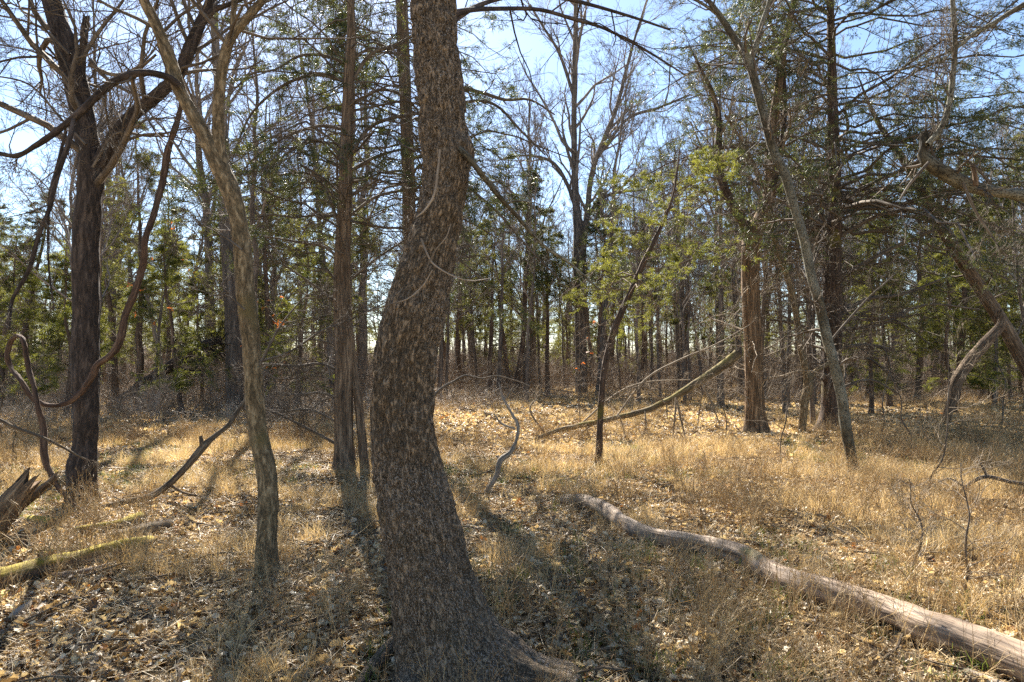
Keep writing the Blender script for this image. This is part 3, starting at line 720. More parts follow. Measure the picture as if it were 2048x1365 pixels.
Y4 = gY(945)
MAN4 = [[(695, 165, 8), (640, 150, 8), (590, 160, 7), (540, 190, 6), (495, 240, 5), (465, 320, 3)],
        [(697, 130, 8), (650, 112, 7), (600, 112, 6), (550, 140, 5), (500, 150, 4), (450, 200, 3)],
        [(692, 262, 7), (650, 252, 7), (600, 262, 6), (545, 290, 5), (500, 325, 4), (470, 370, 2)],
        [(690, 330, 7), (660, 290, 7), (620, 285, 6), (570, 310, 5), (520, 360, 3)],
        [(686, 395, 6), (650, 360, 6), (600, 345, 5), (560, 350, 4), (500, 340, 3)],
        [(684, 470, 6), (660, 400, 6), (630, 350, 5), (600, 330, 4)],
        [(684, 525, 6), (650, 495, 6), (600, 485, 5), (540, 475, 4), (490, 470, 3)],
        [(684, 620, 6), (640, 580, 5), (590, 545, 4), (550, 520, 3)],
        [(684, 745, 6), (640, 728, 6), (590, 733, 5), (530, 728, 4), (490, 735, 3)],
        [(684, 800, 6), (640, 786, 5), (600, 790, 5), (550, 785, 4)],
        [(684, 850, 5), (620, 820, 5), (560, 825, 3)], [(684, 895, 6), (630, 865, 6), (560, 830, 4), (520, 815, 3)],
        [(706, 160, 8), (740, 110, 8), (790, 90, 7), (830, 70, 5)], [(706, 300, 8), (740, 255, 8), (790, 235, 7), (840, 228, 5)],
        [(704, 340, 7), (750, 315, 7), (800, 300, 5), (840, 298, 4)], [(702, 430, 6), (750, 395, 6), (810, 380, 6), (850, 375, 4)],
        [(702, 560, 5), (750, 520, 5), (810, 480, 4)], [(704, 210, 7), (760, 180, 7), (810, 195, 5), (850, 240, 4)]]
cedar_hero('shaggy brown cedar with many curved dead branches left of the leaning tree',
           [(692, 965, 46), (690, 930, 42), (688, 880, 37), (687, 800, 38), (690, 720, 38), (686, 640, 37), (684, 560, 34), (687, 480, 31), (690, 400, 28), (693, 300, 26), (697, 200, 25), (700, 120, 22), (703, 60, 17), (701, 0, 14), (700, -80, 11), (700, -200, 7)], Y4,
           'shaggy_cedar', 'cedar', 'foliage_dark', (64, 3.6, 9.0, lambda u: 2.6 - 1.1 * u, .35, .55, 9), (66, .9, 4.6, 1.7, .3, .35, 7, .45), .47,
           extra_trunks=[[(733, 962, 20), (728, 920, 18), (722, 850, 18), (714, 780, 17), (704, 710, 16), (698, 640, 14)]], seed=4, manual=MAN4, size=.055, slv=17, deadmat='twig')
# stray cedar behind the big trunk, whose foliage shows on both sides
cedar_hero('greyish cedar mostly hidden behind the big leaning trunk', [(826, 905, 34), (824, 800, 30), (822, 600, 28), (820, 440, 26), (815, 300, 25), (811, 200, 24), (807, 100, 24), (803, 0, 22), (798, -120, 18), (795, -300, 8)], 12.2,
           'hidden_cedar', 'cedar', 'foliage_dark', (54, 4.4, 9.5, lambda u: 3.0 - 1.2 * u, .25, .5, 9), (24, 2.0, 5.0, 2.0, .3, .4, 6, .45), .48, seed=8, size=.06, slv=18, deadmat='twig',
           manual=[[(830, 200, 8), (900, 175, 8), (960, 185, 8), (1010, 200, 7), (1060, 200, 5), (1110, 230, 3)], [(830, 240, 8), (930, 205, 7), (990, 210, 6), (1040, 260, 5), (1090, 310, 3)],
                   [(830, 400, 7), (920, 370, 7), (960, 395, 6), (1000, 430, 5), (1060, 500, 4), (1120, 560, 3)]])

# 6 tall forked tree in the middle
Y6 = gY(787)
p, r = trace([(1164, 800, 30), (1163, 770, 25), (1162, 700, 24), (1160, 600, 23), (1158, 530, 25), (1160, 470, 27), (1154, 430, 18), (1150, 370, 14), (1148, 250, 12), (1150, 120, 11), (1152, 0, 9), (1153, -150, 6)], Y6, 6)
q1, s1 = trace([(1166, 480, 16), (1174, 430, 12), (1180, 370, 11), (1190, 325, 10), (1212, 270, 10), (1235, 210, 8), (1255, 130, 6), (1275, 60, 5), (1300, -20, 3)], Y6, 5)
q2, s2 = trace([(1152, 420, 9), (1135, 370, 8), (1110, 330, 7), (1080, 315, 6), (1040, 312, 4), (1000, 320, 3)], Y6, 5)
q3, s3 = trace([(1192, 320, 8), (1220, 280, 7), (1260, 235, 6), (1320, 215, 5), (1380, 190, 3)], Y6, 5)
q4, s4 = trace([(1150, 200, 7), (1120, 110, 6), (1090, 60, 5), (1060, 10, 4)], Y6, 5)
q5, s5 = trace([(1172, 440, 8), (1200, 400, 7), (1240, 385, 6), (1290, 380, 4), (1340, 370, 3)], Y6, 5)
tr = thing('tall_forked_tree', 'tall bare grey tree forking against the sky in the centre', 'tree', base_of(p))
for nm, a, b in (('trunk', p, r), ('limb', q1, s1), ('limb', q2, s2), ('limb', q3, s3), ('limb', q4, s4), ('limb', q5, s5)):
    mb = MB(); mb.tube(a, b, 10, ref=Y0v, disp=.02, dfreq=(8, 8, 2)); mb.build(nm, M['bgtrunk'], tr, tr.location)
mb = MB()
for a, b, L_, k in ((p[38:], r[38:], 6, 16), (q1, s1, 5, 16), (q2, s2, 3, 8), (q3, s3, 4, 10), (q4, s4, 4, 10), (q5, s5, 3, 8)):
    sprout(mb, a, b, [dict(K=k, L=L_, ang=(.3, .8), n=7, jit=.15, up=.1, rr=.55, end=.3, rmin=.012, f0=.1, S=4), dict(K=7, L=L_ * .4, ang=(.4, .9), n=5, jit=.2, up=.06, rmin=.008, S=3), dict(K=5, L=L_ * .2, n=4, jit=.2, rmin=.005, S=3), dict(K=3, L=L_ * .1, n=3, jit=.2, rmin=.004, S=3)])
mb.build('twigs', M['crown'], tr, tr.location)['kind'] = 'stuff'

# 5 big grey trunk behind the tan one
Y5 = gY(822)
p, r = trace([(472, 840, 40), (470, 800, 34), (468, 700, 33), (464, 600, 31), (458, 500, 30), (452, 420, 28), (450, 320, 22), (440, 200, 18), (430, 80, 15), (428, 0, 14), (425, -120, 8)], Y5, 8)
hero('stout straight grey trunk directly behind the slender tan tree', 'tree', 'grey_tree', [('trunk', p, r, 'bgtrunk', dict(S=16, disp=.03, dfreq=(7, 7, 2), flare=.3))], base_of(p),
     [(p[40:], r[40:], [dict(K=14, L=4, ang=(.4, .9), n=7, jit=.15, up=.1, rr=.4, end=.3, rmin=.008, f0=0, S=4), dict(K=6, L=1.6, n=5, jit=.2, rmin=.006, S=3), dict(K=4, L=.8, n=4, jit=.2, rmin=.004, S=3)])], 'crown')

# 7 thin snag cedar with yellow-green top
Y7 = gY(938)
cedar_hero('thin leaning brown snag with a yellow-green cedar top', [(1196, 950, 16), (1197, 925, 14), (1200, 860, 12.5), (1203, 790, 12), (1212, 720, 13), (1230, 655, 13), (1252, 605, 12), (1274, 555, 11), (1292, 515, 10), (1312, 475, 8), (1335, 425, 7), (1350, 370, 5), (1360, 300, 3)], Y7,
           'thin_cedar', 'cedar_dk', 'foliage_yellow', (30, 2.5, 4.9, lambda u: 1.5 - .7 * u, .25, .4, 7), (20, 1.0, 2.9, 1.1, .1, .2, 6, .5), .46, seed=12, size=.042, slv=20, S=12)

# 8 split forked trunk
Y8 = gY(868)
p, r = trace([(1514, 885, 50), (1512, 855, 44), (1509, 800, 37), (1506, 700, 35), (1502, 610, 34), (1500, 530, 34), (1507, 468, 38), (1522, 440, 30), (1536, 395, 24), (1541, 340, 19), (1546, 250, 18), (1558, 180, 16), (1568, 90, 14), (1588, 5, 11), (1600, -80, 9), (1610, -220, 6)], Y8, 10)
q1, s1 = trace([(1503, 480, 28), (1485, 440, 22), (1462, 405, 20), (1443, 360, 17), (1436, 300, 15), (1438, 250, 13), (1430, 200, 10), (1408, 150, 7), (1385, 105, 4), (1370, 70, 1.5)], Y8, 8)
q2, s2 = trace([(1537, 400, 14), (1562, 300, 12), (1568, 200, 11), (1560, 100, 8), (1530, 20, 5)], Y8, 8)
q3, s3 = trace([(1515, 860, 20), (1528, 870, 16), (1540, 880, 8)], Y8 - .1, 4)
tr = thing('split_tree', 'forked tree with split orange-brown trunk right of the mossy limb', 'tree', base_of(p))
for nm, a, b, mt in (('trunk', p, r, 'split'), ('limb', q1, s1, 'cedar_dk'), ('limb', q2, s2, 'cedar_dk')):
    mb = MB(); mb.tube(a, b, 26, ref=Y0v, disp=.03 if nm == 'trunk' else .012, dfreq=(11, 11, 1.2), flare=.5); mb.build(nm, M[mt], tr, tr.location)
mb = MB(); sprout(mb, q1, s1, TW(12, 1.8)); sprout(mb, p[70:], r[70:], TW(16, 2.2, f0=0)); sprout(mb, q2, s2, TW(10, 1.8))
sprout(mb, p[15:62], r[15:62], [dict(K=38, L=1.8, ang=(1.0, 1.5), n=7, jit=.22, rr=.08, end=.3, rmin=.009, f0=0, S=4, lfall=.2), dict(K=7, L=.6, n=5, jit=.25, rmin=.005, S=3), dict(K=4, L=.3, n=4, jit=.25, rmin=.003, S=3)])
mb.build('twigs', M['twigpale'], tr, tr.location)['kind'] = 'stuff'

# 9 lichen trunk
Y9 = gY(946)
p, r = trace([(1712, 965, 22), (1708, 940, 20), (1700, 900, 20), (1691, 850, 21), (1683, 790, 20), (1667, 725, 20), (1652, 668, 20), (1639, 610, 19), (1622, 550, 18), (1608, 480, 18), (1590, 420, 17), (1570, 350, 18), (1546, 300, 17), (1530, 240, 17), (1512, 172, 17), (1498, 125, 17), (1470, 80, 14), (1445, 40, 12), (1415, 0, 9), (1370, -50, 6), (1330, -120, 4)], Y9, 10)
q1, s1 = trace([(1500, 122, 12), (1512, 90, 11), (1525, 45, 10), (1538, 5, 9), (1550, -60, 6)], Y9, 6)
q2, s2 = trace([(1655, 690, 5), (1690, 648, 4.5), (1735, 598, 4), (1775, 562, 2.5), (1810, 530, 1)], Y9, 6)
q3, s3 = trace([(1448, 40, 7), (1400, 5, 6), (1340, -20, 4)], Y9, 6)
hero('slim lichen-spotted tree curving up to the left before the dark cedar', 'tree', 'lichen_tree',
     [('trunk', p, r, 'lichen', dict(S=18, disp=.006, dfreq=(22, 22, 8), flare=.25)), ('limb', q1, s1, 'lichen', dict(S=10, disp=.003)), ("limb", q2, s2, "twig", dict(S=6)), ('limb', q3, s3, 'lichen', dict(S=8))], base_of(p),
     [(p[130:], r[130:], TW(12, 1.2, f0=0)), (p[40:130], r[40:130], TW(14, .8, f0=0)), (q1, s1, TW(6, 1.0)), (q2, s2, TW(6, .5)), (q3, s3, TW(5, .7))])

# 10 thin forked sapling
Y10 = gY(866)
p, r = trace([(1604, 880, 15), (1605, 850, 15), (1609, 805, 17), (1617, 768, 19), (1608, 725, 14), (1599, 680, 13), (1591, 620, 12), (1578, 565, 12), (1562, 520, 11), (1546, 470, 10), (1534, 410, 9), (1512, 340, 8), (1485, 285, 6), (1450, 230, 4)], Y10, 8)
q1, s1 = trace([(1616, 765, 12), (1632, 742, 9), (1655, 728, 8), (1690, 690, 6), (1720, 640, 4)], Y10, 6)
hero('thin crooked tree with a low fork between split trunk and dark cedar', 'tree', 'thin_forked_tree',
     [('trunk', p, r, 'tan', dict(S=14, disp=.006, dfreq=(20, 20, 6), flare=.3)), ('limb', q1, s1, 'tan', dict(S=8))], base_of(p), [(p[50:], r[50:], TW(14, 1.1, f0=0)), (q1, s1, TW(6, .7))])

# 11 the big dark cedar
Y11 = gY(861)
MAN11 = [[(1668, 640, 8), (1730, 600, 8), (1800, 590, 6), (1880, 560, 4)], [(1668, 560, 9), (1740, 520, 8), (1820, 480, 7), (1900, 450, 5), (1960, 440, 3)],
         [(1668, 735, 8), (1720, 715, 8), (1770, 740, 6), (1800, 780, 4)], [(1668, 700, 8), (1730, 690, 7), (1790, 700, 5)], [(1660, 690, 7), (1600, 650, 6), (1540, 640, 4)],
         [(1668, 400, 9), (1740, 370, 8), (1830, 330, 7), (1940, 300, 5), (2040, 300, 3)], [(1668, 480, 9), (1760, 430, 8), (1850, 420, 6), (1930, 420, 4)], [(1662, 540, 7), (1600, 500, 6), (1540, 500, 4), (1480, 520, 3)],
         [(1668, 610, 7), (1720, 640, 6), (1790, 640, 5), (1860, 690, 3)], [(1668, 660, 7), (1760, 650, 6), (1850, 610, 5), (1960, 620, 3)], [(1660, 610, 6), (1610, 580, 5), (1550, 600, 3)], [(1660, 770, 6), (1610, 740, 5), (1560, 760, 3)], [(1670, 780, 6), (1740, 760, 5), (1800, 790, 3)]]
cedar_hero('tall dark cedar with a wide drooping crown at the right', [(1660, 880, 60), (1660, 855, 50), (1662, 820, 39), (1663, 760, 36), (1665, 650, 35), (1665, 550, 34), (1668, 480, 29), (1670, 400, 25), (1668, 300, 22), (1665, 200, 19), (1663, 100, 16), (1660, 0, 13), (1658, -100, 10), (1655, -250, 6)], Y11,
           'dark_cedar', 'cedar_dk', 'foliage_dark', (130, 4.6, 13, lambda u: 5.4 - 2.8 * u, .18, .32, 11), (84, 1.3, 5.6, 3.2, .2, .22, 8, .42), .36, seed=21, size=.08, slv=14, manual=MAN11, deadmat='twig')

# 12 leaning dead cedar and its prop
YL = gY(852)
p, r = trace([(2190, 960, 40), (2110, 830, 34), (2048, 724, 28), (2010, 655, 25), (1970, 592, 24), (1930, 530, 24), (1893, 470, 23), (1858, 410, 21), (1835, 365, 18), (1800, 310, 14), (1762, 255, 10), (1735, 200, 6), (1715, 150, 1.5)], YL, 8)
p[:, 2] = np.maximum(p[:, 2], -.2)
tr = thing('leaning_cedar', 'dead reddish cedar leaning left from the right edge', 'tree', p[2])
mb = MB(); mb.tube(p, r, 18, ref=Y0v, disp=.015, dfreq=(14, 14, 2)); mb.build('trunk', M['cedar'], tr, tr.location)
mb = MB(); sprout(mb, p[20:], r[20:], [dict(K=22, L=2.2, ang=(.8, 1.4), n=8, jit=.2, rr=.2, end=.3, rmin=.010, f0=0, S=4), dict(K=7, L=.8, n=5, jit=.25, rmin=.005, S=3), dict(K=4, L=.4, n=4, jit=.25, rmin=.003, S=3)])
mb.build('twigs', M['twig'], tr, tr.location)['kind'] = 'stuff'
a, b = trace([(1892, 870, 14), (1894, 835, 17), (1905, 800, 18), (1915, 762, 22), (1940, 722, 22), (1972, 685, 21), (2002, 650, 16), (2000, 625, 9)], YL - .3, 8)
mb = MB(); mb.tube(a, b, 16, ref=Y0v, disp=.012, dfreq=(14, 14, 3), cap=True, rag=.1); o = mb.build('prop_limb', M['cedar'], None, a[0]); tag(o, 'crooked reddish limb propping up the dead leaning cedar', 'dead limb')

# 13 broken limb reaching in from a trunk just beyond the right edge
YB = 6.0
tp, trr = trace([(2240, 1110, 70), (2225, 1000, 56), (2215, 800, 52), (2200, 600, 50), (2190, 400, 46), (2180, 200, 40), (2170, 0, 34), (2150, -300, 22)], YB, 8)
p, r = trace([(2190, 420, 30), (2110, 400, 26), (2048, 391, 24), (2000, 386, 23), (1950, 376, 24), (1905, 355, 27), (1868, 333, 26), (1850, 318, 21), (1845, 296, 14), (1850, 270, 17)], YB, 8)
q1, s1 = trace([(1855, 290, 12), (1880, 260, 12), (1897, 215, 11), (1905, 160, 11), (1910, 90, 10), (1905, 0, 9), (1900, -80, 7)], YB - .1, 6)
q2, s2 = trace([(1952, 372, 10), (1950, 350, 9), (1945, 332, 7)], YB - .1, 4)
q3, s3 = trace([(2180, -60, 16), (2048, 10, 11), (1990, 45, 9), (1945, 70, 8), (1915, 95, 6), (1860, 120, 4), (1800, 140, 2)], YB, 6)
q4, s4 = trace([(1858, 325, 7), (1835, 350, 6), (1815, 375, 5), (1800, 400, 4)], YB - .1, 4)
q5, s5 = trace([(1925, 365, 7), (1950, 420, 6), (1975, 460, 5), (1995, 490, 3)], YB - .1, 4)
hero('grey broken limb with a knobbly end reaching in from the right edge', 'tree', 'edge_tree',
     [('trunk', tp, trr, 'lichen', dict(S=20, disp=.012, flare=.3)), ('broken_limb', p, r, 'lichen', dict(S=16, disp=.014, dfreq=(16, 16, 8), cap=True, rag=.03)), ('limb', q1, s1, 'lichen', dict(S=8)), ('broken_stub', q2, s2, 'split', dict(S=8, cap=True, rag=.03)), ('limb', q3, s3, 'lichen', dict(S=8)), ('limb', q4, s4, 'twig', dict(S=6)), ('limb', q5, s5, 'twig', dict(S=6))],
     base_of(tp), [(p, r, TW(7, .5)), (q1, s1, TW(8, .6)), (q3, s3, TW(9, .7)), (tp[48:], trr[48:], TW(7, 1.0, f0=0)), (q5, s5, TW(6, .4))], 'twig')

SAP = [(905, 802, 4.2, .3, 'bare sapling at the right side of the big leaning trunk, at the meadow edge'), (1075, 812, 3.2, -.4, 'bare sapling in the meadow above the pale forked branch'), (1262, 832, 3.6, .5, 'bare sapling just behind the low end of the mossy limb'), (1335, 842, 3.0, -.5, 'bare sapling under the middle of the mossy limb'),
       (1395, 852, 3.2, .6, 'twiggy bare sapling under the high end of the mossy limb'), (1450, 880, 2.0, -.8, 'low bare sapling left of the split trunk'), (1562, 925, 1.9, .4, 'low bare sapling in front of the thin forked tree'), (1760, 880, 3.2, .5, 'bare sapling right of the lichen-spotted tree'), (1822, 905, 2.6, -.5, 'bare sapling midway between lichen tree and prop limb'),
       (1860, 985, 1.9, .3, 'small bare sapling left of the forked branch at the right edge'), (1992, 880, 3.4, -.3, 'bare sapling under the leaning cedar at the right'), (620, 885, 2.4, -.4, 'bare sapling between tan tree and shaggy cedar'), (575, 835, 3.2, .4, 'bare sapling just right of the tan tree'), (742, 838, 3.2, .3, 'bare sapling between shaggy cedar and big trunk'),
       (425, 828, 3.4, -.3, 'bare sapling in front of the stout grey trunk'), (330, 846, 2.8, .5, 'bare sapling below the raised fallen trunk'), (240, 872, 2.4, .6, 'bare sapling right of the dark forked tree'), (58, 868, 2.6, .3, 'bare sapling inside the loop of the vine'), (8, 905, 2.6, .2, 'bare sapling at the left edge'), (1925, 1210, .95, .2, 'thin green-brown sapling behind the near end of the long log'), (1820, 1160, .75, -.2, 'short bare shoot behind the middle of the long log')]
for k_, (px, py, h, ln, lab) in enumerate(SAP):
    r_ = np.random.RandomState(700 + k_); Y = gY(py); b = P(px, py, Y); b[2] = float(gh(b[0], b[1]))
    t = thing('bare_sapling', lab, 'sapling', b, 'bare saplings of the clearing')
    n = 9; z = np.linspace(0, h, n)[:, None]; wv = np.cumsum(r_.randn(n, 2) * .05, 0) * h * .5; wv -= wv[0]
    pp = b + np.hstack([wv + np.array([[ln * .8, 0]]) * (z / h) ** 1.6 * h * .45, z - .03]); rr_ = np.linspace(.0085 * h ** .5 + .002, .003, n)
    mb = MB(); mb.tube(catmull(pp, 3), np.interp(np.linspace(0, 1, 25), np.linspace(0, 1, n), rr_), 7); mb.build('stem', M['twig'], t, b)
    mb = MB(); sprout(mb, pp, rr_, [dict(K=12, L=h * .42, ang=(.7, 1.4), n=7, jit=.18, rr=.5, end=.4, rmin=.003, S=4, f0=.12), dict(K=6, L=h * .18, n=5, jit=.2, rmin=.002, S=3), dict(K=3, L=h * .08, n=3, jit=.2, rmin=.0016, S=3)], r_)
    mb.build('twigs', M['twigpale'], t, b)['kind'] = 'stuff'

# ---------------------------------------------------------------- fallen wood
def fallen(name, label, cat, pts, mat, S=14, disp=.006, df=(18, 18, 7), flat=True, cap=True, rag=.05, ref=(0, 0, 1), tw=None, Y=None, m=8, sink=.15, mat2=None):
    p, r = lay(pts, m, sink) if flat else trace(pts, Y, m, wob=.05)
    o = thing(name, label, cat, p[0])
    mb = MB(); mb.tube(p, r, S, ref=ref, disp=disp, dfreq=df, cap=cap, rag=rag)
    mb.build('log' if cat == 'log' else 'stem', M[mat], o, p[0])
    if tw:
        mb = MB(); sprout(mb, p, r, tw); mb.build('side_branches', M[mat2 or mat], o, p[0])['kind'] = 'stuff'
    return o, p, r
LOGP = [(1125, 1000, 18), (1170, 1003, 22), (1210, 1018, 25), (1245, 1045, 28), (1290, 1066, 29), (1350, 1084, 31), (1420, 1098, 33), (1490, 1118, 36), (1540, 1146, 40), (1590, 1166, 46), (1650, 1180, 50), (1720, 1200, 52), (1800, 1226, 55), (1860, 1250, 62), (1920, 1268, 62), (1990, 1292, 66), (2060, 1318, 68), (2140, 1350, 70)]
LOGP = [(a, b + 8, c * 1.18) for a, b, c in LOGP]
fallen('fallen_log', 'long bare grey log lying across the lower right', 'log', LOGP, 'log', 40, .020, (8, 8, 2.2), m=18, sink=.02)
fallen('fallen_log', 'short piece of bleached wood under the near end of the long log', 'log', [(1900, 1325, 14), (1945, 1342, 18), (2000, 1362, 18)], 'deadpale', 10)
# mossy leaning limb
ml = [(1045, 888, 8, 14.0), (1100, 866, 9, 14.2), (1150, 853, 12, 14.4), (1200, 843, 12, 14.6), (1250, 833, 13, 14.8), (1300, 818, 14, 15.0), (1340, 800, 15, 15.1), (1380, 775, 18, 15.2), (1425, 745, 21, 15.3), (1474, 708, 23, 15.4)]
ml = [(a, b, c * .82, d) for a, b, c, d in ml]
o, mlp, mlr = fallen('leaning_limb', 'long mossy limb slanting up from the grass to the split trunk', 'dead limb', ml, 'mosslimb', 14, .012, (12, 12, 4), flat=False, Y=15, ref=Y0v)
mb = MB()
for q in ([(1352, 795, 4), (1350, 830, 4), (1345, 880, 2)], [(1352, 795, 4), (1362, 840, 4), (1372, 880, 2)], [(1290, 822, 3), (1292, 850, 3), (1288, 870, 2)], [(1170, 848, 5), (1180, 880, 5), (1182, 905, 3)], [(1060, 880, 5), (1050, 900, 5), (1048, 922, 3)], [(1240, 836, 3), (1250, 870, 3), (1258, 900, 2)], [(1190, 845, 4), (1160, 870, 4), (1135, 900, 3)],
          [(1400, 762, 4), (1420, 800, 4), (1440, 850, 2)], [(1330, 806, 4), (1300, 780, 4), (1270, 775, 3), (1230, 800, 2)], [(1230, 838, 4), (1290, 760, 4), (1360, 720, 4), (1430, 690, 3), (1500, 650, 2)], [(1160, 850, 4), (1230, 790, 4), (1290, 765, 3), (1380, 760, 2)], [(1090, 868, 4), (1060, 820, 4), (1080, 790, 2)]):
    a, b = trace(q, 14.7, 4); mb.tube(a, b, 5, ref=Y0v); sprout(mb, a, b, TW(6, .4))
mb.build('side_branches', M['twigpale'], o, o.location)['kind'] = 'stuff'
# pale forked branch
o, p_, r_ = fallen('dead_branch', 'pale forked dead branch sticking up from the grass in the centre', 'dead branch', [(960, 1000, 7, 8.3), (978, 975, 10, 8.3), (994, 950, 11, 8.35), (1000, 922, 12, 8.4), (1020, 905, 9, 8.5), (1030, 880, 7, 8.6), (1035, 850, 6.5, 8.7), (1026, 830, 5.5, 8.8), (1010, 800, 4, 8.9), (998, 768, 2, 9)], 'deadpale', 12, .006, m=4, flat=False, Y=8.3, ref=Y0v)
mb = MB()
for q in ([(1030, 858, 5), (1012, 852, 4), (1000, 845, 4), (988, 828, 3)], [(1020, 820, 4), (1003, 795, 3), (1001, 780, 2)], [(1001, 925, 8), (995, 912, 6)], [(1010, 800, 3), (1030, 770, 2)]):
    a, b = trace(q, 8.6, 4); mb.tube(a, b, 6, ref=Y0v)
mb.build('side_branches', M['deadpale'], o, o.location)
# dark curved branch at left
o, p_, r_ = fallen('dead_branch', 'dark dead branch curving up to the slender tan tree from the left', 'dead branch', [(200, 1018, 11, 7.7), (250, 1006, 11, 7.7), (300, 994, 13, 7.8), (335, 974, 13, 7.9), (372, 938, 13, 8.0), (404, 898, 15, 8.1), (430, 872, 10, 8.2), (458, 848, 9, 8.3), (480, 817, 8, 8.4), (498, 790, 6, 8.5), (530, 760, 3, 8.6)], 'stick', 12, .004, flat=False, Y=8, ref=Y0v)
mb = MB()
for q in ([(404, 898, 10), (403, 885, 9), (401, 872, 7)], [(340, 970, 6), (365, 985, 5), (395, 992, 3)]):
    a, b = trace(q, 8.1, 4); mb.tube(a, b, 7, ref=Y0v)
mb.build('side_branches', M['stick'], o, o.location)
# left edge: broken trunk, mossy logs
o, p_, r_ = fallen('broken_trunk', 'broken splintered trunk slanting up at the left edge', 'log', [(-70, 1130, 60, 6.0), (-20, 1065, 52, 6.0), (5, 1030, 48, 6.05), (30, 1000, 44, 6.1), (52, 972, 36, 6.15)], 'split', 22, .02, (14, 14, 2), flat=False, Y=6, ref=Y0v, rag=.16)
fallen('broken_trunk', 'smaller splintered piece behind the broken trunk at the left edge', 'log', [(20, 1040, 18, 6.3), (45, 1012, 20, 6.35), (75, 985, 17, 6.4), (104, 957, 12, 6.45)], 'split', 12, .01, (14, 14, 3), flat=False, Y=6.3, ref=Y0v, rag=.1)
fallen('mossy_log', 'log thick with yellow moss at the lower left', 'log', [(-40, 1180, 42), (30, 1158, 40), (90, 1140, 36), (160, 1124, 34), (220, 1110, 36), (275, 1098, 34), (300, 1090, 22)], 'mossy', 20, .018, (14, 14, 5), sink=-.1)
fallen('dead_branch', 'smooth grey branch lying in front of the yellow mossy log', 'dead branch', [(-40, 1200, 12), (20, 1178, 13), (70, 1160, 12), (120, 1156, 13), (170, 1150, 14), (210, 1140, 13), (228, 1133, 9)], 'log', 12, .004, sink=0)
fallen('stick', 'thick pale stick propped against the yellow mossy log', 'stick', [(72, 1225, 9), (95, 1205, 10), (130, 1172, 10), (168, 1132, 7)], 'deadpale', 8, .002)
fallen('stick', 'short bleached wood chunk below the yellow mossy log', 'stick', [(15, 1245, 14), (35, 1228, 18), (60, 1212, 14)], 'deadpale', 8, .003)
fallen('mossy_log', 'small mossy log pointing at the foot of the dark forked tree', 'log', [(150, 1066, 16), (190, 1062, 20), (232, 1056, 21), (280, 1038, 18)], 'mossy', 14, .012, (16, 16, 5), sink=-.1)
fallen('mossy_log', 'dark rotten log right of the small mossy log', 'log', [(225, 1078, 26), (260, 1070, 30), (300, 1060, 28), (338, 1050, 20)], 'stick', 14, .01, (12, 12, 5), sink=.3)
fallen('stump_chunk', 'chunk of rotten wood in front of the dark forked tree', 'log', [(58, 1036, 20), (80, 1040, 26), (104, 1048, 24)], 'mossy', 12, .012, (12, 12, 6), sink=.3)
fallen('dead_branch', 'crooked brown branch lying right of the foot of the tan tree', 'dead branch', [(440, 1245, 7), (480, 1226, 10), (520, 1208, 12), (560, 1196, 11), (610, 1180, 8), (650, 1160, 7), (700, 1148, 6), (760, 1132, 4)], 'stick', 9, .003, tw=TW(6, .3))
fallen('dead_branch', 'dark branch on the ground left of the big trunk, behind the tan tree', 'dead branch', [(560, 1080, 6), (620, 1082, 8), (690, 1078, 9), (750, 1072, 9)], 'stick', 9, .003, tw=TW(4, .3))
fallen('dead_branch', 'short thick branch at the foot of the shaggy cedar', 'dead branch', [(680, 1010, 9), (715, 1018, 11), (752, 1020, 11)], 'stick', 9, .004)
fallen('dead_branch', 'straight thin branch lying in the grass between long log and lichen tree', 'dead branch', [(1470, 976, 3), (1530, 975, 4), (1590, 978, 4), (1650, 972, 3)], 'twigpale', 6, .001)
fallen('dead_branch', 'thin branch on the leaf litter behind the far end of the long log', 'dead branch', [(1060, 962, 3), (1110, 968, 5), (1150, 975, 5), (1160, 970, 3)], 'stick', 6, .001)
fallen('dead_branch', 'short branch poking out of the litter behind the long log', 'dead branch', [(1298, 1036, 8), (1330, 1022, 8), (1365, 1012, 5)], 'stick', 8, .003)
o, p_, r_ = fallen('dead_branch', 'thin forked dead branch standing in the grass at the right edge', 'dead branch', [(1893, 1010, 4, 8.2), (1925, 978, 6, 8.2), (1965, 956, 8, 8.2), (2010, 962, 8, 8.2), (2060, 972, 8, 8.2), (2120, 1000, 8, 8.2)], 'twig', 7, .001, flat=False, Y=8.2, ref=Y0v)
mb = MB()
for q in ([(1975, 956, 6), (1968, 940, 5), (1960, 926, 4)], [(1930, 976, 4), (1900, 958, 4), (1875, 965, 2)]):
    a, b = trace(q, 8.2, 4); mb.tube(a, b, 6, ref=Y0v)
mb.build('side_branches', M['twig'], o, o.location)
fallen('dead_branch', 'curved bare branch poking up right of the big trunk at the meadow edge', 'dead branch', [(858, 800, 8, 16), (884, 776, 6, 16), (905, 765, 6, 16), (930, 752, 5, 16), (962, 756, 3.5, 16), (1000, 752, 2.5, 16), (1060, 772, 1.5, 16)], 'twig', 7, .002, flat=False, Y=16, ref=Y0v, tw=TW(8, .8))
fallen('fallen_tree', 'dark fallen trunk raised on its branches among the left cedars', 'log', [(240, 800, 15, 24), (290, 765, 20, 24), (330, 740, 20, 24), (370, 712, 20, 24), (410, 690, 17, 24), (440, 680, 10, 24)], 'dark', 12, .02, (6, 6, 2), flat=False, Y=24, ref=Y0v, tw=TW(12, 1.8))
fallen('leaning_pole', 'pale thin trunk leaning left among the left cedars', 'dead trunk', [(334, 785, 8, 23), (325, 740, 8, 23), (315, 690, 8, 23), (300, 620, 7, 23), (290, 570, 5, 23)], 'deadpale', 8, .004, flat=False, Y=23, ref=Y0v)
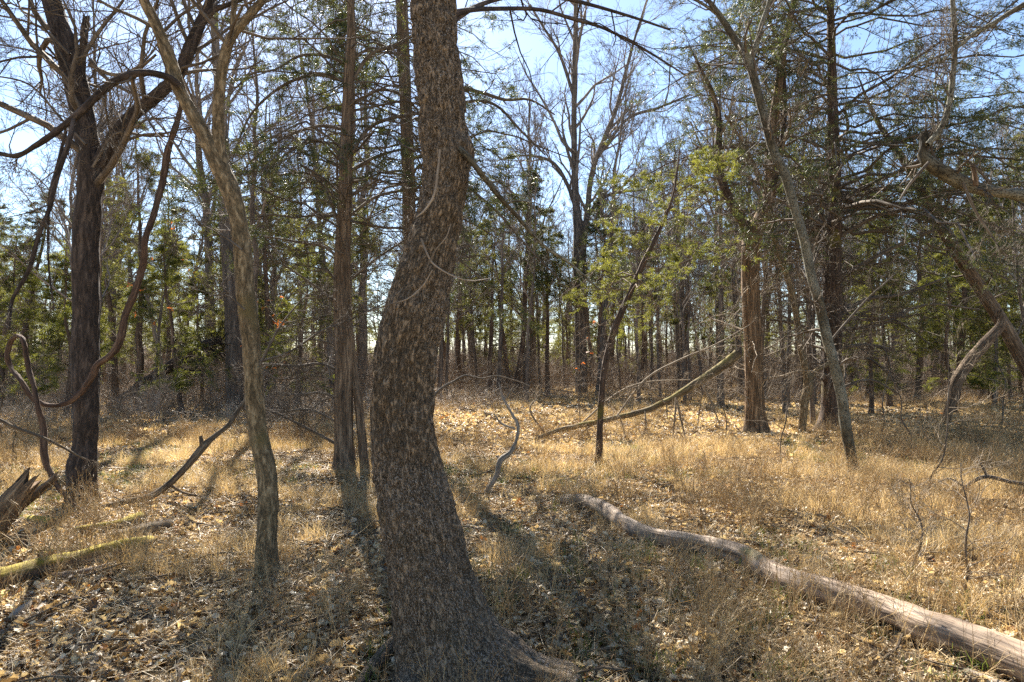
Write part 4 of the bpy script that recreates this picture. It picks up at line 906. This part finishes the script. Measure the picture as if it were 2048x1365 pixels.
fallen('dead_branch', 'straight dark branch slanting in from the left edge before the dark tree', 'dead branch', [(-60, 810, 7, 6.4), (0, 838, 7, 6.4), (50, 862, 6, 6.4), (110, 890, 5, 6.4), (170, 916, 4, 6.5)], 'stick', 7, .001, flat=False, Y=6.4, ref=Y0v, tw=TW(3, .3))

# young oaks that keep orange leaves
for px, py, h, k_, lab in ((548, 838, 3.4, 1, 'young oak with clinging orange leaves right of the tan tree'), (318, 850, 5.0, 2, 'young oak with a few orange leaves high up by the hanging vine'), (1160, 850, 3.0, 3, 'thin young oak with single orange leaves before the tall forked tree')):
    r_ = np.random.RandomState(900 + k_); Y = gY(py); b = P(px, py, Y); b[2] = float(gh(b[0], b[1]))
    t = thing('young_oak', lab, 'sapling', b)
    n = 9; z = np.linspace(0, h, n)[:, None]; wv = np.cumsum(r_.randn(n, 2) * .06, 0); wv -= wv[0]
    pp = b + np.hstack([wv, z - .03]); rr_ = np.linspace(.016, .004, n)
    mb = MB(); mb.tube(catmull(pp, 3), np.interp(np.linspace(0, 1, 25), np.linspace(0, 1, n), rr_), 7); mb.build('stem', M['twig'], t, b)
    mb = MB(); c3, _ = sprout(mb, pp, rr_, [dict(K=12, L=h * .35, ang=(.6, 1.2), n=6, jit=.18, rr=.5, rmin=.003, S=4, f0=.35), dict(K=5, L=h * .15, n=4, jit=.2, rmin=.002, S=3)], r_)
    mb.build('twigs', M['twig'], t, b)['kind'] = 'stuff'
    q, d = along(c3, 2, .5); sel = r_.rand(len(q)) < (.35, .08, .05)[k_ - 1]; mb = MB(); sprays(mb, q[sel], d[sel] - np.array([0, 0, .6]), 3, .10, .05, .03, r_)
    mb.build('orange_leaves', M['orange'], t, b)['kind'] = 'stuff'

# ---------------------------------------------------------------- scattered ground cover (instanced)
PC = {}
def proto_collection(name, builders):
    c = bpy.data.collections.new(name)
    for k, (mb, mat) in enumerate(builders):
        o = mb.build('%s_%02d' % (name, k), mat, link=False, smooth=False); c.objects.link(o)
    return c
def leaf_mb(r, L=.1):
    mb = MB(); n = 9
    t = np.linspace(0, 1, n)
    wd = L * .30 * np.sin(PI * t ** .8) ** .6 * (1 + .38 * np.cos(t * 22 + r.rand() * 2)) + .002
    y = L * (t - .5)
    c1, c2, tw_ = r.uniform(-5, 9), r.uniform(-6, 6), r.uniform(-9, 9)
    def zf(x, yy): return (c1 * x * x * 3 + c2 * yy * yy + tw_ * x * yy) + r.randn(*np.shape(x)) * .003 
    cv = np.column_stack([0 * t, y, zf(0 * t, y)]); lv = np.column_stack([-wd, y, zf(-wd, y)]); rv = np.column_stack([wd, y, zf(wd, y)])
    V = np.vstack([lv, cv, rv]); a = np.arange(n - 1)
    Q = np.vstack([np.column_stack([a, a + n, a + n + 1, a + 1]), np.column_stack([a + n, a + 2 * n, a + 2 * n + 1, a + n + 1])])
    mb.add(V, Q=Q); return mb
def blades(mb, r, n, spread, h0, h1, wd, lean=.5, seg=4):
    a = r.rand(n) * 2 * PI; rad = spread * np.sqrt(r.rand(n)); h = r.uniform(h0, h1, n)
    x0 = np.stack([rad * np.cos(a), rad * np.sin(a), 0 * a], -1)
    ld = r.randn(n, 3) * lean; ld[:, 2] = 0
    t = np.linspace(0, 1, seg)[None, :, None]
    c = x0[:, None] + np.array([0, 0, 1.]) * (h[:, None, None] * t * (1 - .25 * t * np.linalg.norm(ld, axis=1)[:, None, None])) + ld[:, None] * h[:, None, None] * t ** 1.8
    s = nrm(np.stack([r.randn(n), r.randn(n), 0 * h], -1))[:, None]
    ww = wd * (1 - t * .75)
    V = np.stack([c - s * ww, c + s * ww], 2)
    idx = np.arange(n * seg * 2).reshape(n, seg, 2)
    Q = np.stack([idx[:, :-1, 0], idx[:, :-1, 1], idx[:, 1:, 1], idx[:, 1:, 0]], -1).reshape(-1, 4)
    mb.add(V.reshape(-1, 3), Q=Q)
def weed_mb(r, h, n=4, spread=.06, K=5, rad=.0018):
    mb = MB()
    p0 = np.column_stack([r.randn(n, 2) * spread, np.zeros(n)])
    d = nrm(np.column_stack([r.randn(n, 2) * .22, np.ones(n)])); pts = [p0]; L_ = h * r.uniform(.6, 1.1, n)[:, None] / 5
    for k in range(5):
        d = nrm(d + r.randn(n, 3) * .10); pts.append(pts[-1] + d * L_)
    Pn = np.stack(pts, 1); Rn = rad * np.linspace(1, .5, 6)[None].repeat(n, 0)
    mb.tube(Pn, Rn, 3)
    c, cr, _ = children(Pn, Rn, K, h * .35, (.4, 1.0), 4, .25, 1, .2, .1, .7, .5, rad * .45, r); mb.tube(c, cr, 3)
    c, cr, _ = children(c, cr, 2, h * .15, (.4, 1.0), 3, .3, 1, .2, .1, .8, .6, rad * .4, r); mb.tube(c, cr, 3)
    return mb
r = np.random.RandomState(5)
leaves = proto_collection('litter_leaf', [(leaf_mb(r, r.uniform(.035, .085)), M['leaf']) for k in range(12)])
tb = []
for k in range(6): mb = MB(); blades(mb, r, 26, .10, .10, .34, .0022, .5); tb.append((mb, M['grass']))
tufts = proto_collection('grass_tuft', tb)
tb = []
for k in range(5): mb = MB(); blades(mb, r, 60, .26, .16, .46, .0042, .42); tb.append((mb, M['grass']))
bigtufts = proto_collection('tall_tuft', tb)
tb = []
for k in range(4): mb = MB(); blades(mb, r, 26, .07, .03, .13, .0022, .6, 3); tb.append((mb, M['greengrass']))
green = proto_collection('green_tuft', tb)
weeds = proto_collection('weed', [(weed_mb(r, r.uniform(.35, .65), 4, .05, 5), M['weed']) for k in range(6)])
bweeds = proto_collection('far_weed', [(weed_mb(r, r.uniform(.45, .8), 9, .22, 6, .0035), M['weed']) for k in range(5)])
brush = proto_collection('brush_shrub', [(weed_mb(r, r.uniform(1.3, 2.4), 9, .35, 9, .009), M['brush']) for k in range(6)])
tb = []
for k in range(5):
    mb = MB(); n = 3; a = r.rand(n) * 6.28; ln = r.uniform(.08, .3, n)
    c0 = r.randn(n, 3) * .05; c0[:, 2] = 0
    dd = np.stack([np.cos(a), np.sin(a), r.randn(n) * .12], -1) * ln[:, None]
    t = np.linspace(-.5, .5, 4)[None, :, None]
    Pn = c0[:, None] + dd[:, None] * t + r.randn(n, 4, 3) * .006; mb.tube(Pn, np.full((n, 4), .0018), 3); tb.append((mb, M['grass']))
straws = proto_collection('straw', tb)
twl = []
for k in range(5):
    mb = MB(); ln = r.uniform(.25, .6); a = r.rand() * 6.28; d = np.array([math.cos(a), math.sin(a), .03]); t = np.linspace(-.5, .5, 6)[:, None]
    p = d[None] * t * ln + r.randn(6, 3) * .012; p[:, 2] = np.abs(p[:, 2]); rr_ = np.linspace(.006, .003, 6)
    mb.tube(p, rr_, 5); sprout(mb, p, rr_, [dict(K=3, L=.15, n=4, jit=.2, rr=.6, rmin=.0015, S=3)], r); twl.append((mb, M['stick']))
twigsc = proto_collection('ground_twig', twl)

def scatter(name, label, coll, pos, rot, scl, ncoll):
    me = bpy.data.meshes.new(name); n = len(pos)
    me.vertices.add(n); me.vertices.foreach_set('co', np.asarray(pos, np.float32).ravel())
    a = me.attributes.new('rot', 'FLOAT_VECTOR', 'POINT'); a.data.foreach_set('vector', np.asarray(rot, np.float32).ravel())
    a = me.attributes.new('scl', 'FLOAT', 'POINT'); a.data.foreach_set('value', np.asarray(scl, np.float32).ravel())
    a = me.attributes.new('idx', 'INT', 'POINT'); a.data.foreach_set('value', rs.randint(0, ncoll, n).astype(np.int32))
    me.update()
    o = bpy.data.objects.new(name, me); COL.objects.link(o)
    ng = bpy.data.node_groups.new(name, 'GeometryNodeTree')
    ng.interface.new_socket('Geometry', in_out='INPUT', socket_type='NodeSocketGeometry'); ng.interface.new_socket('Geometry', in_out='OUTPUT', socket_type='NodeSocketGeometry')
    gi = ng.nodes.new('NodeGroupInput'); go = ng.nodes.new('NodeGroupOutput')
    ci = ng.nodes.new('GeometryNodeCollectionInfo'); ci.inputs['Collection'].default_value = coll; ci.inputs['Separate Children'].default_value = True; ci.inputs['Reset Children'].default_value = True
    ip = ng.nodes.new('GeometryNodeInstanceOnPoints'); ip.inputs['Pick Instance'].default_value = True
    def na(nm, t):
        q = ng.nodes.new('GeometryNodeInputNamedAttribute'); q.data_type = t; q.inputs[0].default_value = nm; return q.outputs['Attribute']
    l = ng.links.new
    l(gi.outputs[0], ip.inputs['Points']); l(ci.outputs[0], ip.inputs['Instance']); l(na('idx', 'INT'), ip.inputs['Instance Index'])
    l(na('rot', 'FLOAT_VECTOR'), ip.inputs['Rotation']); l(na('scl', 'FLOAT'), ip.inputs['Scale']); l(ip.outputs[0], go.inputs[0])
    md = o.modifiers.new('scatter', 'NODES'); md.node_group = ng
    tag(o, label, kind='stuff'); return o

def wedge(n, Y0, Y1, side=.80, pad=.6, pw=1.):
    """points in the strip of ground in view between two distances, even per area (pw=1) """
    u = rs.rand(n); Y = np.sqrt(Y0 ** 2 + (Y1 ** 2 - Y0 ** 2) * u) if pw == 1 else Y0 + (Y1 - Y0) * u ** pw
    x = (rs.rand(n) * 2 - 1) * (Y * side + pad)
    return x, Y
def cl(x, y, f, s): return fbm(np.stack([x * f, y * f, x * 0 + s], -1), int(s), 3)

# leaf litter
xs, ys = [], []
for n, a, b in ((24000, 1.6, 5), (52000, 5, 11), (62000, 11, 22), (52000, 22, 42)):
    x, y = wedge(n, a, b); xs.append(x); ys.append(y)
x = np.concatenate(xs); y = np.concatenate(ys); n = len(x)
z = gh(x, y) + .004 + .045 * rs.rand(n) ** 2
rot = np.stack([rs.randn(n) * .55, rs.randn(n) * .55, rs.rand(n) * 6.28], -1)
s = rs.uniform(.6, 1.25, n)
scatter('leaf_litter', 'brown and buff oak leaves lying all over the forest floor', leaves, np.stack([x, y, z], -1), rot, s * np.clip(y / 11, 1, 2.4), 12)
# dry grass
x, y = wedge(11000, 2.2, 14); d = cl(x, y, .9, 31) + np.clip((y - 6) * .03, -.12, .04); k = d > .56; x, y = x[k], y[k]; n = len(x)
scatter('dry_grass', 'thin golden dry grass between the fallen leaves', tufts, np.stack([x, y, gh(x, y)], -1), np.stack([rs.randn(n) * .15, rs.randn(n) * .15, rs.rand(n) * 6.28], -1), rs.uniform(.4, 1.0, n), 6)
x, y = wedge(15000, 8, 60, pad=2); d = cl(x, y, .6, 37) + .25 * (rs.rand(len(x)) - .5); k = d > .55; x, y = x[k], y[k]; n = len(x)
scatter('dry_meadow', 'golden dry grass and weeds of the clearing', bigtufts, np.stack([x, y, gh(x, y)], -1), np.stack([rs.randn(n) * .15, rs.randn(n) * .15, rs.rand(n) * 6.28], -1), rs.uniform(.25, .75, n), 5)
x, y = wedge(3200, 2.2, 14); d = cl(x, y, .5, 41); k = d > .55; x, y = x[k], y[k]; n = len(x)
scatter('green_grass', 'short green grass growing through the leaves', green, np.stack([x, y, gh(x, y)], -1), np.stack([rs.randn(n) * .15, rs.randn(n) * .15, rs.rand(n) * 6.28], -1), rs.uniform(.6, 1.4, n), 4)
x, y = wedge(6500, 2.4, 15); d = cl(x, y, .7, 43) + np.clip(x * .02, -.05, .05); k = d > .56; x, y = x[k], y[k]; n = len(x)
scatter('dry_weeds', 'thin brown weed stems standing in the leaf litter', weeds, np.stack([x, y, gh(x, y)], -1), np.stack([rs.randn(n) * .12, rs.randn(n) * .12, rs.rand(n) * 6.28], -1), rs.uniform(.6, 1.3, n), 6)
x = np.concatenate([rs.uniform(-.55, .25, 26), rs.uniform(.9, 2.6, 70)]); y = np.concatenate([rs.uniform(2.75, 3.15, 26), rs.uniform(2.6, 4.6, 70)]); n = len(x)
scatter('foreground_stalks', 'thin dry stalks standing at the foot of the big trunk and by the log', weeds, np.stack([x, y, gh(x, y)], -1), np.stack([rs.randn(n) * .2, rs.randn(n) * .2, rs.rand(n) * 6.28], -1), rs.uniform(.45, 1.05, n), 6)
x, y = wedge(9000, 13, 60, pad=2); d = cl(x, y, .4, 47); k = d > .52; x, y = x[k], y[k]; n = len(x)
scatter('meadow_weeds', 'brown weed stalks of the clearing and the woods behind', bweeds, np.stack([x, y, gh(x, y)], -1), np.stack([rs.randn(n) * .12, rs.randn(n) * .12, rs.rand(n) * 6.28], -1), rs.uniform(.35, .85, n), 5)
x, y = wedge(15000, 1.8, 13); n = len(x)
scatter('fallen_straw', 'bits of straw lying on the leaves', straws, np.stack([x, y, gh(x, y) + .02 + .03 * rs.rand(n)], -1), np.stack([rs.randn(n) * .2, rs.randn(n) * .2, rs.rand(n) * 6.28], -1), rs.uniform(.6, 1.3, n), 5)
x, y = wedge(3000, 2.2, 16); n = len(x)
scatter('ground_twigs', 'small dead twigs lying on the forest floor', twigsc, np.stack([x, y, gh(x, y) + .02], -1), np.stack([rs.randn(n) * .06, rs.randn(n) * .06, rs.rand(n) * 6.28], -1), rs.uniform(.5, 1.5, n), 5)
# brushy undergrowth of the woods
x, y = wedge(9000, 17, 120, side=.85, pad=4)
px = 1024 + x / y * FPX
lim = np.where(px < 760, 17.5, np.where(px < 1500, 36, 32)) + 6 * (cl(x, y, .2, 59) - .5); k = (y > lim) & (cl(x, y, .12, 53) > .40 - np.clip((y - 50) * .01, 0, .4)); x, y = x[k], y[k]; n = len(x)
scatter('undergrowth', 'grey-brown twiggy undergrowth at the foot of the woods', brush, np.stack([x, y, gh(x, y)], -1), np.stack([rs.randn(n) * .12, rs.randn(n) * .12, rs.rand(n) * 6.28], -1), rs.uniform(.4, 1.1, n) * np.where((y > 24), 1.2, .75) * np.clip(y / 60, 1, 1.5), 6)

# tangles of arching canes
def tangle_mb(r, n=12, L=1.3, rad=.004):
    mb = MB(); p0 = np.column_stack([r.randn(n, 2) * .35, np.zeros(n)]); a = r.rand(n) * 6.28
    d = nrm(np.column_stack([np.cos(a) * .8, np.sin(a) * .8, r.uniform(.5, 1.6, n)])); pts = [p0]; st = L * r.uniform(.5, 1.2, n)[:, None] / 8
    for k in range(8):
        d = nrm(d + r.randn(n, 3) * .08 - np.array([0, 0, .20])); q = pts[-1] + d * st; q[:, 2] = np.maximum(q[:, 2], .01); pts.append(q)
    Pn = np.stack(pts, 1); Rn = rad * np.linspace(1, .4, 9)[None].repeat(n, 0); mb.tube(Pn, Rn, 3)
    c, cr, _ = children(Pn, Rn, 6, L * .35, (.4, 1.1), 5, .15, 1, .2, 0, .6, .5, rad * .4, r); mb.tube(c, cr, 3)
    return mb
r = np.random.RandomState(77)
tang = proto_collection('cane_tangle', [(tangle_mb(r), M['brush']) for k in range(6)])
x, y = wedge(5200, 12, 60, side=.85, pad=3); px = 1024 + x / y * FPX
lim = np.where(px < 720, 14.5, np.where(px < 1000, 22, np.where(px < 1500, 30, 26))); k = (y > lim) & (cl(x, y, .25, 61) > .45); x, y = x[k], y[k]; n = len(x)
scatter('brush_tangle', 'pale tangled canes and dead brush at the edge of the woods', tang, np.stack([x, y, gh(x, y)], -1), np.stack([rs.randn(n) * .1, rs.randn(n) * .1, rs.rand(n) * 6.28], -1), rs.uniform(.6, 1.3, n), 6)
# far-off wood that reads as one mass
fw = []
for k in range(5):
    h = r.uniform(11, 16); z = np.linspace(-.2, h, 9); b_ = np.cumsum(r.randn(9, 2) * .15, 0); tp = np.column_stack([b_ - b_[0], z]); tr_ = np.linspace(.16, .02, 9)
    mb = MB(); mb.tube(tp, tr_, 6); sprout(mb, tp, tr_, [dict(K=20, L=h * .35, ang=(.4, 1.0), n=5, jit=.2, up=.08, rr=.4, rmin=.02, f0=.12, S=3), dict(K=8, L=h * .14, n=4, jit=.25, rmin=.012, S=3), dict(K=4, L=h * .06, n=3, jit=.25, rmin=.008, S=3)], r); fw.append((mb, M['crown']))
fwc = proto_collection('far_wood_tree', fw)
x, y = wedge(420, 100, 180, side=.9, pad=8); n = len(x)
scatter('far_woods', 'grey mass of bare trees closing the woods in the far distance', fwc, np.stack([x, y, x * 0], -1), np.stack([x * 0, x * 0, rs.rand(n) * 6.28], -1), rs.uniform(.8, 1.2, n), 5)
